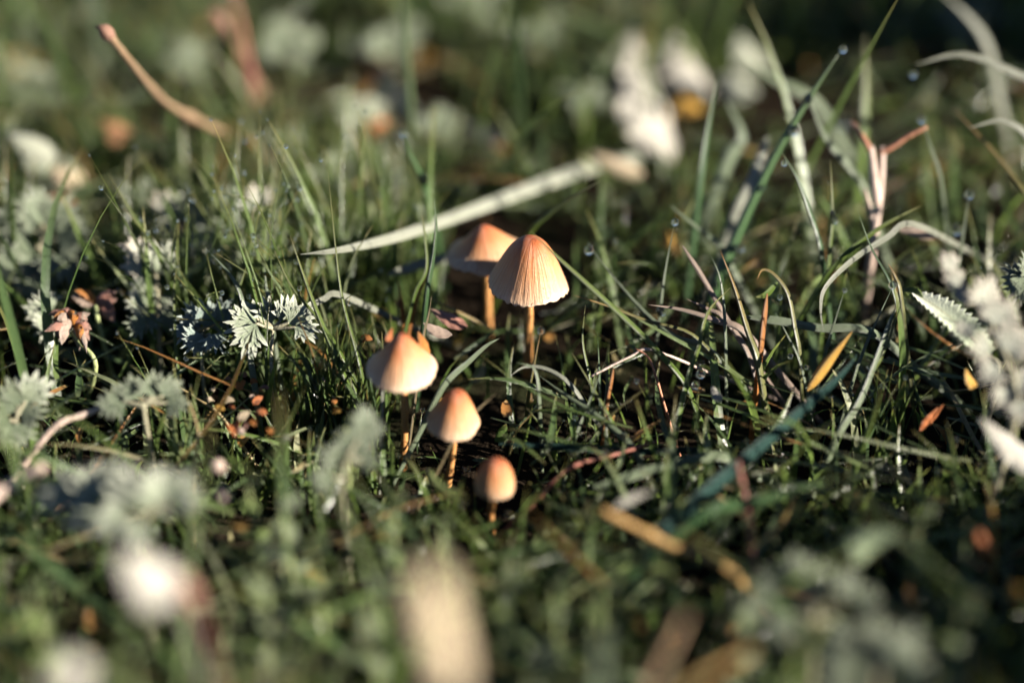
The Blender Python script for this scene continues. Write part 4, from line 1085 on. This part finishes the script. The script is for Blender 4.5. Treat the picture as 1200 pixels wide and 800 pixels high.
for a in [('dew drop on the tip of pale blade right of largest cap', 690, 293, -4, 11), ('tiny dew drop above that tip drop', 692, 287, -4, 6),
          ('dew drop on top of the thin upright blade', 791, 260, 8, 9), ('dew drop at the tip of the broad tall dark blade', 988, 58, 20, 9),
          ('dew drop on the bend of the broad tall dark blade', 946, 116, 18, 12), ('dew drop on right edge of broad dark blade, mid height', 930, 153, 20, 12),
          ('dew drop under the dark curved blade tip', 919, 191, 10, 8), ('dew drop low on the broad dark blade', 895, 220, 18, 7), ('dew drop beside thin pale blade, centre right', 839, 334, 0, 9),
          ('dew drop right of the stout olive blade', 869, 290, 2, 10), ('dew drop hanging under flat pinkish-white blade', 775, 364, 0, 12), ('dew drop inside the hooked olive blade', 914, 348, -2, 7),
          ('dew drop high on the thin dark blade right of pink stalk', 1008, 259, 6, 9), ('dew drop where thin dark and grey blades meet', 1046, 334, -2, 10),
          ('blurred dew drop left of the arching pale blade', 1070, 87, 48, 9), ('dew drop left of pink stalk, on green blade', 978, 258, 12, 9), ('dew drop above the one on that green blade', 976, 250, 12, 8),
          ('bright dew drop above the feathery leaf at right', 1121, 269, -18, 13), ('dew drop on pale shoot at right, behind feathery leaf', 1136, 228, 20, 11),
          ('dew drop at tip of short fat dark blade', 472, 156, 24, 10), ('pale blurred dew drop below that fat blade', 496, 210, 36, 14), ('dew drop right of the large stem', 634, 387, -6, 9),
          ('upper drop of the three stacked in dark gap', 822, 427, -8, 9), ('middle drop of the three stacked in dark gap', 821, 438, -8, 11), ('lowest drop of the three stacked in dark gap', 815, 451, -8, 10),
          ('blurred dew drop left of forked stalk arm', 988, 144, 34, 12), ('dew drop on dark blade below right of orange leaf', 926, 417, -6, 7), ('dew drop on short blade below hooked grey blade', 990, 340, -6, 6),
          ('dew drop on two-tone blade foot', 674, 489, -12, 7), ('dew drop in dark gap left of two-tone blade', 731, 510, -12, 8), ('dew drop left of the silver leaf at right', 1018, 430, -10, 5),
          ('small dew drop on shaded dewy blade, low', 1012, 454, -12, 5), ('blurred dew drop at top right on curved blade', 1080, 140, 26, 10), ('dew drop at right of orange blade end', 945, 430, -10, 6),
          ('dew drop on fine grass tip under long bleached blade', 376, 187, 14, 5)]:
    dew(*a)

# ------------------------------------------------------------------ the lawn itself (nobody could count it)
sunv = np.array(SUN)
def keep(P, w, low=False):
    """P (n,k,3): blades that neither stand in front of the picked-out things nor throw their shade on the caps"""
    px, py, d = project(P)
    ok = np.ones(len(P), bool)
    for x0, x1, y0, y1, dep in (KEEP[:9] if low else KEEP):
        ok &= ~((px > x0) & (px < x1) & (py > y0) & (py < y1) & (d < dep)).any(axis=1)
    for c, r, far in SHADE:
        v = P - np.array(c)
        t = v @ sunv
        off = np.linalg.norm(v - t[..., None] * sunv, axis=2)
        ok &= ~((t > 0.002) & (t < far) & (off < r)).any(axis=1)
    near = (d < 0.20).any(axis=1)
    return ok & ~near
KEEP = [(525, 673, 260, 360, .50), (606, 629, 350, 425, .42), (558, 580, 320, 372, .46), (436, 518, 386, 460, .42), (466, 484, 455, 525, .40), (502, 574, 455, 520, .41), (524, 546, 515, 550, .39), (558, 614, 534, 592, .39), (568, 586, 588, 612, .37),
        (225, 365, 345, 400, .392), (155, 195, 295, 350, .41), (380, 660, 215, 290, .42), (1080, 1200, 310, 460, .37), (628, 790, 275, 425, .388), (765, 930, 290, 400, .385), (668, 735, 415, 505, .382),
        (55, 120, 355, 405, .40), (75, 225, 535, 610, .34), (480, 550, 665, 800, .27), (145, 235, 645, 715, .30), (1155, 1200, 490, 540, .36), (715, 760, 600, 630, .34), (250, 320, 440, 512, .385), (935, 1003, 388, 470, .385),
        (738, 830, 35, 180, .50), (115, 240, 32, 140, .44), (1012, 1085, 148, 215, .41), (900, 990, 55, 200, .405), (985, 1060, 255, 330, .39), (245, 310, 15, 110, .5), (810, 850, 425, 470, .375)]
SHADE = [(c, r * 1.2, 0.60) for c, r in CAPS] + [(c, r * 0.8, 0.035) for c, r in LIT]
for px, py, mm, r in [(518, 720, -160, .020), (180, 675, -100, .008), (1185, 520, -42, .006), (768, 100, 125, .016), (760, 150, 115, .010), (805, 80, 140, .013), (862, 96, 124, .012), (880, 62, 143, .012), (562, 165, 132, .009), (40, 170, 75, .010), (460, 120, 145, .008), (345, 50, 150, .014), (225, 75, 150, .012), (420, 125, 120, .010), (700, 330, -6, .004), (750, 385, -4, .004), (470, 275, 20, .004), (560, 243, 50, .004), (400, 292, 4, .004),
                      (285, 475, -8, .006), (965, 425, -9, .005), (830, 370, 2, .004), (90, 385, 8, .006), (150, 90, 40, .006), (1030, 215, 32, .007), (1030, 180, 32, .006), (1060, 160, 30, .005), (1140, 350, -34, .016), (1155, 390, -36, .020), (1180, 440, -38, .018), (1110, 370, -10, .006), (1010, 300, 4, .005), (920, 340, 0, .006), (350, 260, 15, .02), (380, 350, 0, .015), (640, 214, 70, .008), (700, 194, 92, .010), (590, 232, 55, .007), (530, 256, 32, .006), (430, 284, 8, .005)]:
    SHADE.append((at_f(px, py, mm), r, 0.60))

def grass_field(name, n, xr, yr, hmin, hmax, wmin, wmax, lean, dens=None, K=7, seed=0, rlo=0.0, rhi=1.0, hfun=None, cull=True, lie=0.0, low=False, pale=None):
    g = np.random.default_rng(seed)
    x, y = g.uniform(*xr, n), g.uniform(*yr, n)
    if dens is not None:
        m = g.random(n) < dens(x, y)
        x, y = x[m], y[m]
    n = len(x)
    L = g.uniform(hmin, hmax, n) * (0.6 + 0.4 * g.random(n))
    if hfun is not None:
        L = L * hfun(x, y)
    az = g.uniform(0, 2 * np.pi, n)
    t0 = np.abs(g.normal(0, lean, n))
    cv = np.abs(g.normal(0.5, 0.45, n))
    lying = g.random(n) < lie
    t0[lying] = g.uniform(1.0, 1.5, lying.sum())
    cv[lying] = g.uniform(-0.2, 0.4, lying.sum())
    w = g.uniform(wmin, wmax, n)
    s = np.linspace(0, 1, K)
    P = np.zeros((n, K, 3))
    P[:, 0, 0], P[:, 0, 1] = x, y
    P[:, 0, 2] = np.where(lying, g.uniform(0.002, 0.014, n), -0.003)
    T = np.zeros((n, K, 3))
    for k in range(K):
        tl = t0 + cv * s[k] ** 1.3
        wig = az + 0.25 * np.sin(3 * s[k] + az * 5)
        T[:, k] = np.stack([np.sin(tl) * np.cos(wig), np.sin(tl) * np.sin(wig), np.cos(tl)], 1)
        if k:
            P[:, k] = P[:, k - 1] + T[:, k - 1] * (L / (K - 1))[:, None]
    P[..., 2] = np.maximum(P[..., 2], -0.003)
    if cull:
        ok = keep(P, w, low)
        P, T, az, w, L = P[ok], T[ok], az[ok], w[ok], L[ok]
        n = len(P)
    tw = g.uniform(-0.9, 0.9, n)
    side = np.stack([-np.sin(az + tw), np.cos(az + tw), np.zeros(n)], 1)[:, None, :].repeat(K, 1)
    side = side - (side * T).sum(2, keepdims=True) * T
    side /= np.linalg.norm(side, axis=2, keepdims=True)
    nor = np.cross(T, side)
    prof = (0.7 + 0.3 * np.minimum(1, s * 4)) * np.maximum(0.03, 1 - s ** 3)
    hw = 0.5 * w[:, None] * prof[None, :]
    Vv = np.stack([P - side * hw[..., None], P + nor * (hw * -0.45)[..., None], P + side * hw[..., None]], 2)      # n,K,3,3
    V = Vv.reshape(-1, 3)
    base = (np.arange(n) * K * 3)[:, None, None]
    kk = (np.arange(K - 1) * 3)[None, :, None]
    q = np.array([[0, 1, 4, 3], [1, 2, 5, 4]])
    F = (base[..., None] + kk[..., None] + q[None, None]).reshape(-1, 4)
    me = bpy.data.meshes.new(name)
    me.vertices.add(len(V)); me.vertices.foreach_set('co', V.astype(np.float32).ravel())
    me.loops.add(F.size); me.loops.foreach_set('vertex_index', F.astype(np.int32).ravel())
    me.polygons.add(len(F)); me.polygons.foreach_set('loop_start', np.arange(0, F.size, 4, dtype=np.int32))
    me.polygons.foreach_set('use_smooth', np.ones(len(F), bool))
    rn = g.uniform(rlo, rhi, n)
    if pale:
        m = g.random(n) < pale[0]
        rn[m] = g.uniform(pale[1], pale[2], m.sum())
    for k_, a in (('s', np.tile(np.repeat(s, 3), n)), ('u', np.tile([-1, 0, 1], n * K)), ('rnd', np.repeat(rn, K * 3))):
        me.attributes.new(k_, 'FLOAT', 'POINT').data.foreach_set('value', a.astype(np.float32))
    me.update(calc_edges=True)
    o = link(name, me, 'grass')
    o['kind'] = 'stuff'
    return o
def screen(x, y):
    return project(np.stack([x, y, np.zeros_like(x)], -1))
def blob(px, py, cx, cy, rx, ry):
    return np.clip(1.6 - 1.6 * (((px - cx) / rx) ** 2 + ((py - cy) / ry) ** 2), 0, 1)
def dens_main(x, y):
    px, py, d = screen(x, y)
    v = np.full_like(x, 0.70)
    v += 0.5 * blob(px, py, 340, 400, 190, 130)                       # the fine sward left of the mushrooms
    v *= 1 - 0.86 * blob(px, py, 840, 455, 330, 150)                  # the open dark gap
    v *= 1 - 0.45 * blob(px, py, 540, 470, 120, 130)                  # round the mushroom feet
    v *= 1 - 0.92 * blob(px, py, 1070, 170, 340, 290)
    v *= 1 - 0.93 * blob(px, py, 80, 425, 130, 55)                    # the hollow at left
    v *= 1 - 0.5 * blob(px, py, 1000, 720, 330, 130)
    return v
def dens_low(x, y):
    px, py, d = screen(x, y)
    return (1 - 0.9 * blob(px, py, 80, 425, 120, 50)) * (1 - 0.88 * blob(px, py, 890, 465, 260, 120)) * (1 - 0.6 * blob(px, py, 1100, 200, 260, 220))
def h_main(x, y):
    px, py, d = screen(x, y)
    h = np.full_like(x, 0.85)
    h -= 0.32 * np.clip((py - 500) / 80, 0, 1)
    h -= 0.40 * blob(px, py, 560, 470, 170, 130) * (py <= 540)
    h += 0.10 * blob(px, py, 330, 380, 180, 120)
    h -= 0.30 * np.clip((330 - py) / 60, 0, 1)
    return np.maximum(h, 0.32)
def clumps(x, y, k=1.0, cut=0.0, soft=0.5):
    """lawn grows in clumps with gaps between them"""
    v = np.sin(61 * k * x + 2.1 * np.sin(47 * k * y)) + np.sin(73 * k * y + 1.7 * np.sin(53 * k * x + 1)) + 0.6 * np.sin(131 * k * x - 97 * k * y)
    return np.clip((v - cut) / soft, 0.08, 1.0)
def lawn(o, label, cat='grass'):
    o['label'], o['category'] = label, cat
lawn(grass_field('grass', 42000, (-0.30, 0.30), (-0.26, 0.50), 0.024, 0.068, 0.0006, 0.0020, 0.34, lambda x, y: dens_main(x, y) * np.where(y > 0.09, clumps(x, y, 0.55, 0.65), clumps(x, y, 1.0, -0.6)), K=6, seed=3, rlo=0.05, rhi=0.62, pale=(0.16, 0.70, 0.86), hfun=h_main), 'green lawn grass covering the ground between the plants')
lawn(grass_field('grass', 22000, (-0.30, 0.30), (-0.26, 0.30), 0.008, 0.026, 0.0006, 0.0015, 0.6, lambda x, y: dens_low(x, y) * clumps(x, y, 1.3, -0.8), K=5, seed=13, rlo=0.15, rhi=0.72, low=True), 'short undergrowth of young grass close to the soil')
lawn(grass_field('grass', 9000, (-0.20, 0.02), (-0.07, 0.20), 0.036, 0.074, 0.0006, 0.0015, 0.20, lambda x, y: np.maximum(blob(*screen(x, y)[:2], 350, 400, 170, 100), 0.7 * blob(*screen(x, y)[:2], 330, 280, 190, 90)), K=6, seed=33, rlo=0.38, rhi=0.84, hfun=lambda x, y: np.where(screen(x, y)[1] < 330, 0.62, 1.0)), 'fine upright sward left of the mushrooms')
lawn(grass_field('grass', 7500, (-0.45, 0.45), (0.10, 0.60), 0.030, 0.060, 0.0015, 0.0042, 0.95, lambda x, y: np.where(x > 0.05 + 0.1 * y, 0.12, 1.0) * clumps(x, y, 0.55, 0.5), K=6, seed=14, rlo=0.0, rhi=0.40, pale=(0.34, 0.78, 0.95)), 'blurred grass of the background, broader and paler')
lawn(grass_field('grass', 9000, (-1.3, 1.3), (0.48, 1.7), 0.03, 0.08, 0.0015, 0.003, 0.3, None, K=5, seed=4, rlo=0.0, rhi=0.4, cull=False, pale=(0.12, 0.78, 0.95)), 'far lawn grass behind the blurred plants at the top')
lawn(grass_field('dead_grass', 12000, (-0.30, 0.30), (-0.24, 0.45), 0.014, 0.050, 0.0006, 0.0016, 0.6, lambda x, y: clumps(x, y, 1.7, -1.0) * (1 - 0.75 * blob(*screen(x, y)[:2], 900, 470, 270, 140)), K=6, seed=5, rlo=0.0, rhi=1.0, lie=0.92, low=True), 'fallen blades and thatch matted on the soil', 'dead grass')
lawn(grass_field('leaf_litter', 4200, (-0.28, 0.28), (-0.24, 0.40), 0.004, 0.010, 0.0012, 0.0030, 0.7, lambda x, y: np.maximum(clumps(x + 0.2, y, 1.5, 0.2), 0.8 * blob(*screen(x, y)[:2], 580, 460, 190, 120)), K=5, seed=25, rlo=0.83, rhi=1.0, lie=0.6, low=True), 'small crumbs of orange and brown dead leaf in the thatch', 'leaf litter')
lawn(grass_field('ground_cover', 6000, (-0.30, 0.30), (-0.26, 0.40), 0.006, 0.014, 0.0018, 0.0042, 0.8, lambda x, y: np.where((x < 0.0) | (y < -0.09) | (y > 0.1), 0.8, 0.12) * dens_low(x, y) * clumps(x + 0.3, y, 1.2, 0.0), K=5, seed=15, rlo=0.2, rhi=0.80, low=True), 'tiny broad leaves of low weeds close to the soil', 'ground cover')
lawn(grass_field('grass', 1500, (-0.26, 0.26), (-0.20, 0.40), 0.050, 0.095, 0.0012, 0.0026, 0.75, lambda x, y: 0.55 + 0.45 * blob(*screen(x, y)[:2], 820, 420, 380, 200), K=8, seed=41, rlo=0.10, rhi=0.62, pale=(0.22, 0.68, 0.80)), 'long loose blades tangled over the lawn in all directions')
# tall grass added out of view at right, to shade the lower and upper right
def dens_tall(x, y):
    px, py, d = screen(x, y)
    return ((px > 1330) & ((y < -0.06 - 0.27 * (x - 0.20)) | (y > 0.10))).astype(float)
lawn(grass_field('grass', 12000, (0.14, 0.44), (-0.38, 0.40), 0.05, 0.085, 0.002, 0.0045, 0.16, dens_tall, K=5, seed=6, rlo=0.0, rhi=0.9, hfun=lambda x, y: np.where(y < -0.05, 1.2, 1.4)), 'tall grass added out of view beyond the right edge to shade the lawn')

# fine beads of dew caught on blades all over the lawn
g_ = random.Random(77)
src = [o for o in COL.objects if o.name.startswith('grass') and o.get('kind') == 'stuff'][:1] + [o for o in COL.objects if o.get('label', '').startswith('fine upright')]
V, F = [], []
for o in src:
    n = len(o.data.vertices)
    co = np.empty(n * 3, np.float32)
    o.data.vertices.foreach_get('co', co)
    tips = co.reshape(-1, 6 * 3, 3)[:, 5 * 3 + 1]
    px, py, d = project(tips)
    idx = np.nonzero((px > 0) & (px < 1200) & (py > 60) & (py < 620) & (d > 0.34) & (d < 0.43))[0]
    for i in g_.sample(list(idx), min(220, len(idx))):
        r = g_.choice([0.00025, 0.0003, 0.0004, 0.0006])
        c = Vector(tips[i]) + Vector((0, 0, -r * 0.6))
        b = len(V)
        for a in range(1, 6):
            for k in range(8):
                p_ = math.pi * a / 6
                V.append(c + Vector((math.sin(p_) * math.cos(k * math.pi / 4), math.sin(p_) * math.sin(k * math.pi / 4), math.cos(p_))) * r)
        V += [c + Vector((0, 0, r)), c - Vector((0, 0, r))]
        for a in range(4):
            for k in range(8):
                F.append((b + a * 8 + k, b + (a + 1) * 8 + k, b + (a + 1) * 8 + (k + 1) % 8, b + a * 8 + (k + 1) % 8))
        for k in range(8):
            F.append((b + 40, b + k, b + (k + 1) % 8))
            F.append((b + 41, b + 32 + (k + 1) % 8, b + 32 + k))
o = link('dew', mesh('dew', V, F), 'dew')
o['kind'] = 'stuff'
lawn(o, 'fine beads of dew on blade tips all over the lawn', 'dew')
